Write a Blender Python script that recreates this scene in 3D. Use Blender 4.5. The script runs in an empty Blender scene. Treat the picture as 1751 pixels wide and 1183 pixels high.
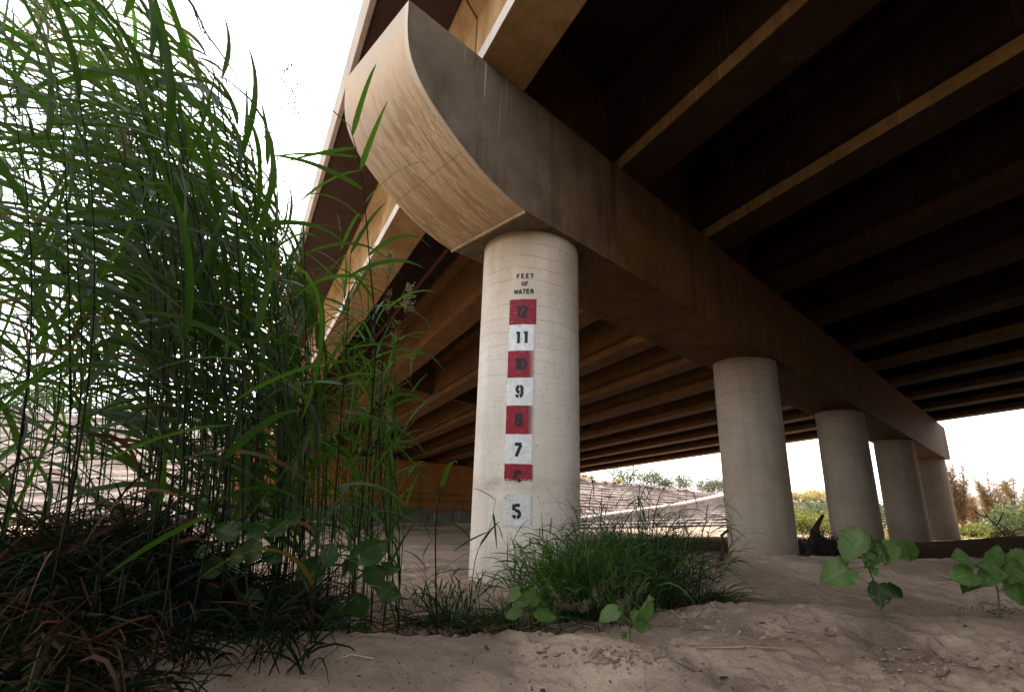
import bpy, math, random
import numpy as np
from mathutils import Vector, Matrix
rad = math.radians
S = bpy.context.scene
COL = S.collection
rng = random.Random(7)
# ---------------------------------------------------------------- camera, sky, sun, exposure
F_ = 857.217; PCX, PCY = 875.5, 591.5                 # focal length and centre in photo pixels (1751 x 1183)
CP = Vector((-4.1595, -4.2363, 1.7040))
CR = Vector((0.73197788, -0.68070234, 0.02920123)); CU = Vector((-0.21018362, -0.18483214, 0.96003121)); CF = Vector((0.64809817, 0.70885923, 0.27836552))
cam = bpy.data.cameras.new('camera'); camo = bpy.data.objects.new('camera', cam); COL.objects.link(camo)
cam.sensor_width = 36; cam.lens = F_ / 1751 * 36; cam.clip_start = 0.05; cam.clip_end = 3000
M4 = Matrix.Identity(4)
for i_, v_ in enumerate((CR, CU, -CF)):
    for j_ in range(3): M4[j_][i_] = v_[j_]
M4.translation = CP
camo.matrix_world = M4
S.camera = camo
SUN_EL, SUN_AZ = rad(52), rad(52)                     # azimuth measured from +Y towards +X
w = bpy.data.worlds.new('World'); S.world = w; w.use_nodes = True
nt = w.node_tree; nt.nodes.clear()
sky = nt.nodes.new('ShaderNodeTexSky'); sky.sky_type = 'NISHITA'; sky.sun_disc = False
sky.sun_elevation = SUN_EL; sky.sun_rotation = SUN_AZ; sky.air_density = 1.0; sky.dust_density = 3.0; sky.ozone_density = 1.0
hs = nt.nodes.new('ShaderNodeHueSaturation'); hs.inputs['Saturation'].default_value = 0.14
bg = nt.nodes.new('ShaderNodeBackground'); bg.inputs['Strength'].default_value = 0.15
wo = nt.nodes.new('ShaderNodeOutputWorld')
nt.links.new(sky.outputs[0], hs.inputs['Color']); nt.links.new(hs.outputs[0], bg.inputs[0]); nt.links.new(bg.outputs[0], wo.inputs[0])
sl = bpy.data.lights.new('sun', 'SUN'); sl.energy = 1.5; sl.angle = rad(12); sl.color = (1, .95, .88)
so = bpy.data.objects.new('sun', sl); COL.objects.link(so)
sd = Vector((math.sin(SUN_AZ) * math.cos(SUN_EL), math.cos(SUN_AZ) * math.cos(SUN_EL), math.sin(SUN_EL)))
so.rotation_euler = sd.to_track_quat('Z', 'Y').to_euler()
S.view_settings.view_transform = 'Standard'; S.view_settings.look = 'None'
S.view_settings.exposure = 2.35; S.view_settings.gamma = 1
S.cycles.max_bounces = 6; S.cycles.diffuse_bounces = 1; S.cycles.transparent_max_bounces = 12

def ray(px, py): return CF + CR * ((px - PCX) / F_) - CU * ((py - PCY) / F_)
def at(px, py, d): return CP + ray(px, py) * d
# ---------------------------------------------------------------- helpers
def tag(o, label=None, cat=None, group=None, kind=None):
    if label: o['label'] = label
    if cat: o['category'] = cat
    if group: o['group'] = group
    if kind: o['kind'] = kind
    return o
def empty(name, loc, label, cat, group=None):
    o = bpy.data.objects.new(name, None); COL.objects.link(o); o.location = loc; o.empty_display_size = .2
    return tag(o, label, cat, group)
class MB:
    def __init__(s): s.v = []; s.f = []; s.uv = None; s.t = []; s.cur = 0.5
    def add(s, vs, fs, tint=None):
        n = len(s.v); s.v.extend([tuple(p) for p in vs]); s.f.extend([tuple(i + n for i in f) for f in fs])
        s.t.extend([s.cur if tint is None else tint] * len(vs))
    def box(s, x0, x1, y0, y1, z0, z1):
        s.add([(x0,y0,z0),(x1,y0,z0),(x1,y1,z0),(x0,y1,z0),(x0,y0,z1),(x1,y0,z1),(x1,y1,z1),(x0,y1,z1)],
              [(0,3,2,1),(4,5,6,7),(0,1,5,4),(1,2,6,5),(2,3,7,6),(3,0,4,7)])
    def tube(s, pts, rs, n=6, cap=True):
        pts = [Vector(p) for p in pts]; vs = []; fs = []
        if not hasattr(rs, '__len__'): rs = [rs] * len(pts)
        up = Vector((0, 0, 1)); d0 = (pts[-1] - pts[0])
        if abs(d0.normalized().z) > .9: up = Vector((1, 0, 0))
        for i, p in enumerate(pts):
            d = (pts[min(i + 1, len(pts) - 1)] - pts[max(i - 1, 0)]).normalized()
            a = d.cross(up).normalized(); b = d.cross(a)
            for k in range(n):
                q = 2 * math.pi * k / n; vs.append(p + (a * math.cos(q) + b * math.sin(q)) * rs[i])
        for i in range(len(pts) - 1):
            for k in range(n): fs.append((i*n+k, i*n+(k+1)%n, (i+1)*n+(k+1)%n, (i+1)*n+k))
        if cap: fs.append(tuple(range(n))); fs.append(tuple(reversed([(len(pts)-1)*n+k for k in range(n)])))
        s.add(vs, fs)
    def prism(s, prof, pathf, ts, closed_ends=True):      # prof: list of 2-D points; pathf(pt, t) -> world
        n = len(prof); vs = []; fs = []
        for t in ts: vs += [pathf(p, t) for p in prof]
        for i in range(len(ts) - 1):
            for k in range(n): fs.append((i*n+k, i*n+(k+1)%n, (i+1)*n+(k+1)%n, (i+1)*n+k))
        if closed_ends: fs.append(tuple(range(n))); fs.append(tuple((len(ts)-1)*n+k for k in reversed(range(n))))
        s.add(vs, fs)
    def build(s, name, mat, parent=None, smooth=False, uv=None, bevel=0):
        me = bpy.data.meshes.new(name)
        me.from_pydata(s.v, [], s.f)
        a = me.attributes.new('tint', 'FLOAT', 'POINT'); a.data.foreach_set('value', np.array(s.t, dtype=np.float32))
        if uv is not None:
            l = me.uv_layers.new(name='UVMap')
            vi = np.empty(len(me.loops), dtype=np.int32); me.loops.foreach_get('vertex_index', vi)
            l.data.foreach_set('uv', np.array(uv, dtype=np.float32)[vi].ravel())
        if smooth: me.polygons.foreach_set('use_smooth', [True] * len(me.polygons))
        me.materials.append(mat); me.update()
        o = bpy.data.objects.new(name, me); COL.objects.link(o)
        if parent: o.parent = parent; o.matrix_parent_inverse = Matrix.Translation(parent.location).inverted()
        if bevel:
            b = o.modifiers.new('bevel', 'BEVEL'); b.width = bevel; b.segments = 2; b.limit_method = 'ANGLE'
        return o
# ---------------------------------------------------------------- material helper
class NT:
    def __init__(s, name):
        s.m = bpy.data.materials.new(name); s.m.use_nodes = True; s.n = s.m.node_tree.nodes; s.l = s.m.node_tree.links
        s.n.clear(); s.out = s.n.new('ShaderNodeOutputMaterial'); s.co = None
    def new(s, t, **k):
        o = s.n.new('ShaderNode' + t)
        for a, b in k.items(): setattr(o, a, b)
        return o
    def lk(s, a, b): s.l.new(a, b)
    def val(s, sock, v):
        if hasattr(v, 'is_output') or hasattr(v, 'links'): s.lk(v, sock)
        else: sock.default_value = v
    def obj(s):
        if not s.co: s.co = s.new('TexCoord')
        return s.co.outputs['Object']
    def uv(s):
        if not s.co: s.co = s.new('TexCoord')
        return s.co.outputs['UV']
    def map(s, src, sc, loc=(0,0,0), rot=(0,0,0)):
        m = s.new('Mapping'); s.lk(src, m.inputs[0]); m.inputs['Scale'].default_value = sc; m.inputs['Location'].default_value = loc; m.inputs['Rotation'].default_value = rot
        return m.outputs[0]
    def noise(s, vec, scale, detail=5, rough=.6, dist=0):
        n = s.new('TexNoise'); s.lk(vec, n.inputs['Vector']); n.inputs['Scale'].default_value = scale; n.inputs['Detail'].default_value = detail
        n.inputs['Roughness'].default_value = rough; n.inputs['Distortion'].default_value = dist
        return n.outputs['Fac']
    def ramp(s, f, a, b, c0=0., c1=1.):
        r = s.new('MapRange'); s.lk(f, r.inputs[0]); r.inputs[1].default_value = a; r.inputs[2].default_value = b; r.inputs[3].default_value = c0; r.inputs[4].default_value = c1
        return r.outputs[0]
    def math(s, op, a, b=0.):
        m = s.new('Math', operation=op); s.val(m.inputs[0], a); s.val(m.inputs[1], b); return m.outputs[0]
    def mix(s, f, a, b, mode='MIX'):
        m = s.new('Mix', data_type='RGBA', blend_type=mode); s.val(m.inputs[0], f)
        for sk, v in ((m.inputs[6], a), (m.inputs[7], b)):
            if isinstance(v, tuple): sk.default_value = (*v, 1) if len(v) == 3 else v
            else: s.lk(v, sk)
        return m.outputs[2]
    def sep(s, v):
        x = s.new('SeparateXYZ'); s.lk(v, x.inputs[0]); return x.outputs
    def attr(s, n='tint'):
        a = s.new('Attribute'); a.attribute_name = n; return a.outputs['Fac']
    def voro(s, vec, scale, feat='F1', rnd=1):
        v = s.new('TexVoronoi', feature=feat); s.lk(vec, v.inputs['Vector']); v.inputs['Scale'].default_value = scale; v.inputs['Randomness'].default_value = rnd
        return v.outputs['Distance']
    def bump(s, h, strength=.3, dist=.01, nrm=None):
        b = s.new('Bump'); s.lk(h, b.inputs['Height']); b.inputs['Strength'].default_value = strength; b.inputs['Distance'].default_value = dist
        if nrm: s.lk(nrm, b.inputs['Normal'])
        return b.outputs[0]
    def pbr(s, col, rough=.85, nrm=None, metal=0, spec=.3, alpha=None):
        p = s.new('BsdfPrincipled')
        if isinstance(col, tuple): p.inputs['Base Color'].default_value = (*col, 1)
        else: s.lk(col, p.inputs['Base Color'])
        s.val(p.inputs['Roughness'], rough); p.inputs['Metallic'].default_value = metal; p.inputs['Specular IOR Level'].default_value = spec
        if nrm: s.lk(nrm, p.inputs['Normal'])
        if alpha is not None: s.val(p.inputs['Alpha'], alpha)
        s.lk(p.outputs[0], s.out.inputs[0]); return p
def m_plain(name, col, rough=.8, var=.25, scale=6, metal=0, bump=.2):
    t = NT(name); v = t.obj(); n = t.noise(v, scale); c2 = tuple(x * (1 - var) for x in col); c3 = tuple(min(1, x * (1 + var)) for x in col)
    t.pbr(t.mix(t.ramp(n, .3, .7), c2, c3), rough, t.bump(t.noise(v, scale * 8), bump, .004), metal); return t.m
def pocks(t, v, scale=26, thr=.17):
    v2 = t.map(v, (1, 1, 1.25)); d = t.voro(v2, scale); keep = t.ramp(t.noise(v, scale*.45, 1), .46, .5)
    return t.math('MULTIPLY', t.ramp(t.math('ADD', d, t.math('MULTIPLY', t.noise(v, 90, 1), .12)), thr+.06, thr), keep)
def m_concrete(name, ca, cb, stain=(.16, .1, .05), stain_amt=.5, streak=10., white=0., pock=True, lo=.35):
    t = NT(name); v = t.obj()
    c = t.mix(t.ramp(t.noise(v, 1.3, 6), .32, .68), ca, cb)
    st = t.noise(t.map(v, (streak, streak, .45)), 1, 6, .65)
    c = t.mix(t.math('MULTIPLY', t.ramp(st, .48, .72), stain_amt), c, stain)
    c = t.mix(t.ramp(t.noise(v, 5, 6, .7), .45, .75, 0, .3), c, tuple(x * .55 for x in ca))
    if white:
        ws = t.noise(t.map(v, (22, 22, .35)), 1, 2, .5); msk = t.ramp(t.noise(t.map(v, (1.3, 1.3, .5), (3, 1, 7)), 1, 3), .44, .56)
        c = t.mix(t.math('MULTIPLY', t.math('MULTIPLY', t.ramp(ws, .635, .665), msk), white), c, (.5, .44, .36))
    if name == 'cap_concrete':
        xx = t.math('ADD', t.sep(v)[0], t.math('MULTIPLY', t.noise(v, .7, 4), 3.)); c = t.mix(t.ramp(xx, -.4, 2.8, 0, 1), c, t.mix(1., c, (.5, .28, .075), 'MULTIPLY'))
    h = t.noise(v, 30, 6)
    if pock:
        p = pocks(t, v); c = t.mix(t.math('MULTIPLY', p, .8), c, (.03, .022, .016)); h = t.math('SUBTRACT', h, p)
    t.pbr(c, .85, t.bump(h, lo, .006)); return t.m
M = {}
M['cap_side'] = m_concrete('cap_concrete', (.155, .122, .09), (.27, .215, .162), (.06, .036, .018), .75, 4, .9)
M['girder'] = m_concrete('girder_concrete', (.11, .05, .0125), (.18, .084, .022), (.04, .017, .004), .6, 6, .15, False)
M['near_edge'] = m_concrete('lit_flange_concrete', (.14, .082, .028), (.24, .15, .055), (.06, .03, .01), .6, 6, .2, False)  # side light on the near flanges, put into a paler strip colour
M['girder_near'] = m_concrete('shaded_girder_concrete', (.024, .0115, .0035), (.045, .022, .007), (.010, .004, .001), .6, 6, .1, False)  # darker copy of the girder concrete, near-span shade painted in
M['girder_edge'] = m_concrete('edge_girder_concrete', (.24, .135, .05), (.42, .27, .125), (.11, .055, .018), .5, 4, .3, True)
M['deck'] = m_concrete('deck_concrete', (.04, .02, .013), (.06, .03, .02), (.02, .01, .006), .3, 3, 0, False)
M['edge'] = m_concrete('lit_edge_concrete', (.5, .44, .38), (.62, .56, .5), (.3, .22, .16), .3, 5, 0, False)
M['parapet'] = m_concrete('parapet_concrete', (.34, .28, .24), (.42, .36, .3), (.2, .14, .1), .3, 5, 0, False)
M['lower_wall'] = m_concrete('lower_wall_concrete', (.055, .045, .038), (.11, .095, .082), (.04, .03, .02), .8, 3, .6, False)
M['rust'] = m_plain('rusty_pipe_paint', (.2, .07, .03), .8, .4, 12)
M['rail'] = m_plain('railing_steel', (.06, .035, .03), .6, .3, 10, .3)
M['rail_red'] = m_plain('rusty_railing', (.2, .1, .08), .7, .3, 10)
M['bark'] = m_plain('dark_driftwood', (.035, .022, .016), .95, .5, 14, 0, .8)
M['stick'] = m_plain('dry_stick', (.3, .22, .15), .9, .35, 20, 0, .6)
M['rock'] = m_plain('riprap_rock', (.3, .23, .2), .9, .45, 3, 0, .6)
M['galv'] = m_plain('galvanized_wire', (.45, .45, .45), .5, .2, 5, .5)
# orange wall
t = NT('ochre_paint'); v = t.obj()
c = t.mix(t.ramp(t.noise(v, .5, 6), .35, .65), (.17, .065, .012), (.25, .105, .022))
c = t.mix(t.math('MULTIPLY', t.ramp(t.noise(t.map(v, (3, 3, .4)), 1, 5), .5, .75), .5), c, (.15, .06, .015))
sx = t.sep(v)
jt = t.math('PINGPONG', sx[0], 1.9); c = t.mix(t.ramp(jt, .03, .0, 0, .7), c, (.1, .05, .02))
t.pbr(c, .8, t.bump(t.noise(v, 8), .3, .02)); M['ochre'] = t.m
# cap end: run-off streaks along the curve
t = NT('cap_end_concrete'); u = t.uv(); s_ = t.sep(u)
wob = t.noise(t.map(u, (2.2, 1.3, 1)), 1, 4); wob2 = t.noise(t.map(u, (9, 6, 1), (2, 7, 0)), 1, 3); wx = t.math('ADD', s_[0], t.math('ADD', t.math('MULTIPLY', t.math('SUBTRACT', wob, .5), .12), t.math('MULTIPLY', t.math('SUBTRACT', wob2, .5), .035)))
cb = t.new('CombineXYZ'); t.lk(wx, cb.inputs[0]); t.lk(s_[1], cb.inputs[1])
base = t.mix(t.ramp(s_[1], .1, 1.9), (.43, .38, .33), (.68, .45, .25))
base = t.mix(t.ramp(t.noise(t.map(u, (1.5, 1.5, 1)), 1, 5), .35, .7), base, (.58, .41, .24))
L1 = t.noise(t.map(cb.outputs[0], (15, .8, 1)), 1, 5, .7); L2 = t.noise(t.map(cb.outputs[0], (46, 2.6, 1), (5, 2, 0)), 1, 5, .75)
vert = t.math('MULTIPLY', t.ramp(s_[1], .55, 1.3, .06, 1), t.ramp(t.noise(t.map(u, (3, 1.2, 1), (4, 4, 0)), 1, 3), .35, .55, .35, 1))
k1 = t.math('MULTIPLY', t.ramp(L1, .505, .535, 0, .72), vert)
c = t.mix(k1, base, (.36, .235, .115))
edge = t.math('MULTIPLY', t.ramp(t.math('ABSOLUTE', t.math('SUBTRACT', L1, .49)), .016, .0, 0, .8), vert); c = t.mix(edge, c, (.85, .7, .5))
c = t.mix(t.math('MULTIPLY', t.ramp(L2, .55, .6, 0, .75), t.ramp(s_[1], .3, 1.0, .22, 1)), c, (.34, .23, .13))
c = t.mix(t.ramp(t.math('ABSOLUTE', t.math('SUBTRACT', s_[1], 1.62)), .009, .0, 0, .8), c, (.33, .17, .07))
c = t.mix(t.ramp(t.math('ABSOLUTE', t.math('SUBTRACT', s_[0], .02)), .03, .0, 0, .6), c, (.62, .56, .5))
uh = t.math('ADD', t.math('MULTIPLY', L2, .6), L1)
t.pbr(c, .8, t.bump(uh, .35, .01)); M['cap_end'] = t.m
# columns
def m_column(name, ca, cb_, top):
    t = NT(name); v = t.obj(); s_ = t.sep(v)
    c = t.mix(t.ramp(t.noise(v, 1.6, 7), .3, .7), ca, cb_)
    c = t.mix(t.math('MULTIPLY', t.ramp(t.noise(t.map(v, (5, 5, .5)), 1, 6), .5, .75), .35), c, tuple(x * .55 for x in ca))
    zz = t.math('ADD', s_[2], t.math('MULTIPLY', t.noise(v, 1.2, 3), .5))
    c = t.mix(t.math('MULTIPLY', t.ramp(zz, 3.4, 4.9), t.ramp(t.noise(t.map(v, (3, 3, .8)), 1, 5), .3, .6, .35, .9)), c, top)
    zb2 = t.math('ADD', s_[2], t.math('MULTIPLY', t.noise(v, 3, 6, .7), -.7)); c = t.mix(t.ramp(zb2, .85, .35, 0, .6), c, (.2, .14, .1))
    c = t.mix(t.math('MULTIPLY', t.ramp(t.noise(t.map(v, (2.5, 2.5, .22), (3, 3, 0)), 1, 5), .52, .66), .4), c, tuple(x * .62 for x in cb_))
    # form wraps: thin wandering rings
    rz = t.math('ADD', t.math('MULTIPLY', s_[2], 6.3), t.math('ADD', t.math('MULTIPLY', t.noise(v, 1.1, 2), 1.3), t.math('MULTIPLY', s_[0], .5)))
    fr = t.math('PINGPONG', rz, .5); ln = t.math('MULTIPLY', t.ramp(fr, .075, 0.01), t.ramp(t.noise(v, 2.2, 3), .36, .56))
    ln = t.math('MULTIPLY', ln, t.ramp(s_[2], 2.4, 3.9, .15, 1))
    td = t.math('ABSOLUTE', t.math('SUBTRACT', t.math('ADD', s_[2], t.math('MULTIPLY', t.noise(v, 4, 5), .12)), 1.84)); c = t.mix(t.math('MULTIPLY', t.ramp(td, .09, .0, 0, .5), t.ramp(t.noise(v, 6, 5), .35, .6)), c, (.3, .2, .13))
    c = t.mix(t.math('MULTIPLY', ln, .5), c, tuple(x * .4 for x in ca))
    fine = t.noise(t.map(v, (1.2, 1.2, 42)), 1, 3); c = t.mix(t.ramp(fine, .45, .7, 0, .16), c, tuple(x * .6 for x in ca))
    p = pocks(t, v, 9, .10); p2 = pocks(t, v, 21, .16); pp = t.math('MAXIMUM', p, p2)
    c = t.mix(t.math('MULTIPLY', pp, .8), c, (.06, .04, .03))
    h = t.math('SUBTRACT', t.math('ADD', t.math('MULTIPLY', t.noise(v, 22, 6), .5), t.math('MULTIPLY', fine, .4)), t.math('ADD', pp, ln))
    t.pbr(c, .82, t.bump(h, .35, .006)); return t.m
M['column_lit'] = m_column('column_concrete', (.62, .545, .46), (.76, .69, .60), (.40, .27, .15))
M['column'] = m_column('shaded_column_concrete', (.27, .22, .165), (.35, .295, .23), (.16, .1, .055))  # darker copy of the column concrete, shade under the deck in its colour
# paint on the gauge
def m_paint(name, col, left=0., right=0., fade_bottom=None, fade_tl=False, thr=.372):
    t = NT(name); u = t.uv(); s_ = t.sep(u); v = t.obj()
    n = t.noise(v, 45, 5, .7); n2 = t.noise(t.map(v, (8, 8, 60)), 1, 3)
    a = t.ramp(t.math('ADD', t.math('MULTIPLY', n, .7), t.math('MULTIPLY', n2, .3)), thr, thr+.035)
    def mul(x): nonlocal a; a = t.math('MULTIPLY', a, x)
    if right: mul(t.ramp(t.math('ADD', s_[0], t.math('MULTIPLY', n, .12)), 1.06, 1.06 - right))
    if fade_bottom is not None: mul(t.ramp(t.math('ADD', s_[1], t.math('MULTIPLY', t.math('SUBTRACT', n, .5), .5)), fade_bottom, fade_bottom + .09))
    if fade_tl: mul(t.ramp(t.math('ADD', t.math('SUBTRACT', s_[1], t.math('MULTIPLY', s_[0], .35)), t.math('MULTIPLY', t.math('SUBTRACT', n, .5), .5)), .93, .82))
    pk = t.math('MAXIMUM', pocks(t, v, 9, .10), pocks(t, v, 21, .16))
    c = t.mix(t.ramp(t.noise(v, 14, 5), .35, .7), col, tuple(x * .78 for x in col)); c = t.mix(t.math('MULTIPLY', pk, .8), c, (.06, .04, .03))
    t.pbr(c, .6, t.bump(n, .2, .003), alpha=a); return t.m
M['red'] = m_paint('red_paint', (.30, .012, .03), 0, .3)
M['red_full'] = m_paint('dark_red_paint', (.26, .01, .025))
M['white'] = m_paint('white_paint', (.82, .82, .82), 0, .1)
M['red_worn'] = m_paint('worn_red_paint', (.30, .015, .03), 0, .1, .42)
M['white_worn'] = m_paint('worn_white_paint', (.74, .73, .71), 0, .1, None, True, .405)
M['black'] = m_paint('black_stencil_paint', (.018, .022, .024), thr=.30)
# sand
t = NT('river_sand'); v = t.obj()
c = t.mix(t.ramp(t.noise(v, .5, 8), .35, .65), (.29, .212, .155), (.42, .322, .245))
c = t.mix(t.ramp(t.noise(v, 3.2, 8, .7), .45, .7, 0, .55), c, (.24, .17, .125))
c = t.mix(t.ramp(t.noise(v, 60, 4, .8), .56, .7, 0, .6), c, (.13, .088, .062))
cv = t.ramp(t.noise(v, 13, 7, .75), .42, .3, 0, .6); c = t.mix(cv, c, (.16, .11, .08))
c = t.mix(t.ramp(t.noise(v, 110, 3, .8), .62, .7, 0, .4), c, (.38, .31, .26))
crk = t.voro(t.map(v, (1, 1, 1)), 7, 'DISTANCE_TO_EDGE'); crm = t.ramp(t.noise(v, 1.1, 3), .62, .7)
ck = t.math('MULTIPLY', t.ramp(crk, .03, .0), crm); c = t.mix(t.math('MULTIPLY', ck, .5), c, (.09, .06, .045))
rp_ = t.ramp(t.noise(v, .9, 4), .42, .6, .2, 1.4); sv = t.sep(v); nd = t.math('MULTIPLY', t.noise(v, .6, 6), 3.); dm = t.math('MULTIPLY', t.ramp(t.math('ADD', sv[0], nd), 7.4, 9.6), t.math('MULTIPLY', t.ramp(t.math('ADD', sv[0], nd), 29, 27), t.ramp(t.math('ADD', sv[1], nd), 13.5, 11)))  # shade under the deck painted into the sand, along with dark debris
dm = t.math('MAXIMUM', dm, t.ramp(t.math('ADD', sv[1], t.math('MULTIPLY', nd, .5)), -4.2, -5.6))  # unseen ground behind the camera darkened to cut bounced light
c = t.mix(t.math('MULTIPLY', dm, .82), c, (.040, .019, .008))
h = t.math('ADD', t.math('MULTIPLY', t.noise(v, 5, 9, .62), 1.), t.math('MULTIPLY', t.math('MULTIPLY', t.noise(v, 30, 8, .8), rp_), .7)); h = t.math('SUBTRACT', h, t.math('MULTIPLY', ck, .3))
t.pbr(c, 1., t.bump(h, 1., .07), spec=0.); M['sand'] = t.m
# bank
t = NT('soil_cement'); v = t.obj(); s_ = t.sep(v)
c = t.mix(t.ramp(t.noise(v, .35, 8), .35, .65), (.19, .148, .125), (.28, .225, .195))
ly = t.noise(t.map(v, (.35, .35, 4.5)), 1, 5, .6); c = t.mix(t.ramp(ly, .5, .62, 0, .55), c, (.075, .052, .044))
c = t.mix(t.ramp(t.noise(t.map(v, (1.5, 1.5, 9)), 1, 6), .55, .7, 0, .25), c, (.25, .2, .172))
t.pbr(c, .95, t.bump(t.math('ADD', ly, t.noise(v, 3, 7)), .9, .15), spec=.1); M['bank'] = t.m
M['path'] = m_plain('pale_path', (.33, .28, .24), .9, .12, 1)
# plants
def m_leaf(name, ca, cb_, trans=.35, rough=.42, tr=None, spec=.45, dust=0):
    t = NT(name); a = t.attr(); v = t.obj()
    c = t.mix(a, ca, cb_); c = t.mix(t.ramp(t.noise(v, 18, 3), .4, .7, 0, .35), c, tuple(x * .6 for x in ca))
    if dust:
        sp = t.voro(v, 55); c = t.mix(t.math('MULTIPLY', t.ramp(sp, .2, .12), t.ramp(t.noise(v, 14, 2), .5, .6, 0, .8)), c, (.34, .36, .26)); c = t.mix(t.math('MULTIPLY', t.ramp(t.voro(v, 31), .16, .1), t.ramp(t.noise(v, 22, 2), .52, .6)), c, (.03, .02, .01)); c = t.mix(t.ramp(t.noise(v, 9, 5), .5, .75, 0, dust), c, (.26, .24, .15))
    p = t.pbr(c, rough, t.bump(t.noise(v, 90, 2), .15, .003), spec=spec)
    tl = t.new('BsdfTranslucent'); tc = tuple(min(1, x * f) for x, f in zip(cb_, (1.5, 1.7, .8))) if tr is None else tr
    t.lk(t.mix(a, tuple(x * .6 for x in tc), tc), tl.inputs[0])
    mx = t.new('MixShader'); mx.inputs[0].default_value = trans; t.lk(p.outputs[0], mx.inputs[1]); t.lk(tl.outputs[0], mx.inputs[2]); t.lk(mx.outputs[0], t.out.inputs[0])
    return t.m
M['reed'] = m_leaf('reed_leaf', (.005, .014, .005), (.022, .05, .009), .45, .5, (.07, .165, .012), .3)
M['reed_bright'] = m_leaf('bright_reed_leaf', (.013, .036, .007), (.040, .09, .013), .45, .5, (.10, .22, .018), .3)
M['yellowed'] = m_leaf('yellowed_reed_leaf', (.04, .028, .008), (.12, .085, .02), .35, .7, None, .2)
M['under'] = m_leaf('undergrowth_leaf', (.004, .009, .004), (.014, .026, .007), .15, .8, None, .1)
M['stem'] = m_leaf('reed_stem', (.006, .008, .004), (.018, .018, .008), .05, .8, None, .1)
M['dry'] = m_leaf('dry_leaf', (.013, .006, .003), (.075, .033, .014), .15, .8, None, .15)
M['seed'] = m_leaf('seed_head', (.12, .10, .06), (.3, .26, .16), .3, .7)
M['grass'] = m_leaf('fresh_grass', (.006, .017, .004), (.024, .058, .009), .35, .5, (.04, .11, .010), .3)
M['broad'] = m_leaf('broad_leaf', (.045, .09, .022), (.095, .17, .042), .35, .55, (.16, .3, .05), .3, .35)
M['petiole'] = m_plain('green_petiole', (.07, .10, .03), .6, .3, 20)
M['wstem'] = m_plain('weed_stem', (.05, .055, .022), .7, .4, 20)
M['broad_dark'] = m_leaf('shaded_broad_leaf', (.014, .035, .009), (.034, .072, .015), .35, .55, (.05, .13, .015), .3, .15)
M['yellow'] = m_leaf('yellow_leaf', (.3, .22, .03), (.42, .3, .05), .3)
M['shrub'] = m_leaf('shrub_leaf', (.035, .05, .025), (.09, .11, .055), .3, .7)
M['shrub_dry'] = m_leaf('dry_shrub', (.28, .19, .09), (.42, .3, .15), .3, .8)
M['tamarisk'] = m_leaf('tamarisk_twig', (.15, .078, .05), (.30, .175, .11), .25, .8)
M['weed'] = m_leaf('bright_weed', (.05, .058, .02), (.2, .175, .06), .3, .7)
M['trunk'] = m_plain('shrub_bark', (.08, .05, .035), .9, .4, 10, 0, .6)
# ---------------------------------------------------------------- terrain height
_r = np.random.RandomState(3); _T = _r.rand(256, 256)
def vnoise(x, y):
    xi = np.floor(x).astype(int); yi = np.floor(y).astype(int); fx = x - xi; fy = y - yi
    fx = fx*fx*fx*(fx*(fx*6-15)+10); fy = fy*fy*fy*(fy*(fy*6-15)+10); g = lambda a, b: _T[a & 255, b & 255]
    return (g(xi, yi)*(1-fx)+g(xi+1, yi)*fx)*(1-fy) + (g(xi, yi+1)*(1-fx)+g(xi+1, yi+1)*fx)*fy
def fbm(x, y, s, o=4, g=.5):
    r = 0; a = 1; n = 0
    for k in range(o): r = r + a * vnoise(x*s + 17.3*k, y*s - 9.1*k); n += a; a *= g; s *= 2.03
    return r / n - .5
def segd(x, y, a, b):
    ax, ay = a; bx, by = b; dx, dy = bx-ax, by-ay; L = dx*dx+dy*dy
    t = np.clip(((x-ax)*dx+(y-ay)*dy)/L, 0, 1); return np.hypot(x-ax-t*dx, y-ay-t*dy)
def P2(px, py, d): q = at(px, py, d); return (q.x, q.y)
RIDGES = [((P2(250, 1080, 1.95)), (P2(1000, 1076, 2.05)), .13, .42), ((P2(1290, 1050, 3.0)), (P2(1800, 1045, 2.7)), .10, .45),
          ((P2(1340, 970, 5.2)), (P2(1800, 960, 5.4)), .24, .85), ((14, -3.2), (24, -3.5), .3, 2.0), ((P2(600, 1010, 5.5)), (P2(780, 1010, 5.5)), .05, .6),
          ((P2(0, 1100, 2.1)), (P2(180, 1100, 2.0)), .1, .5)]
def gz(x, y):
    x = np.asarray(x, float); y = np.asarray(y, float)
    yp = np.where(y > 0, 1.9*np.tanh(y/27), .068*np.clip(y, -14, 0))
    z = .775 - .022*np.clip(x, -12, 25) - yp
    q_ = np.clip((-7.5 - y)/12, 0, 1)*np.clip((x+8.5)/5, 0, 1); z = z + 9.6*q_*q_*(3-2*q_)      # unseen mound added behind the camera to block sky light under the deck
    for a, b, h, wd in RIDGES: z = z + h*np.exp(-(segd(x, y, a, b)/wd)**2)
    near = np.exp(-((x+2)**2+(y+1)**2)/200)
    z = z + fbm(x, y, .55, 3)*.10 + near*(fbm(x, y, 2.6, 4, .55)*.075 + np.abs(fbm(x, y, 7.5, 3, .6))*.035)
    rm = np.clip(fbm(x+31, y-7, 1.0, 3)*7+.25, 0, 1); z = z + near*rm*((.5-np.abs(fbm(x, y, 7., 4, .62)))*.17 - .075 + fbm(x, y, 17., 2)*.04)
    z = z - near*.05*np.clip(fbm(x+9, y+4, 1.9, 3)*6-1.1, 0, 1)*(.5+.5*np.abs(fbm(x, y, 12, 2))*2)
    return z
def G(x, y): return float(gz(x, y))
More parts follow.
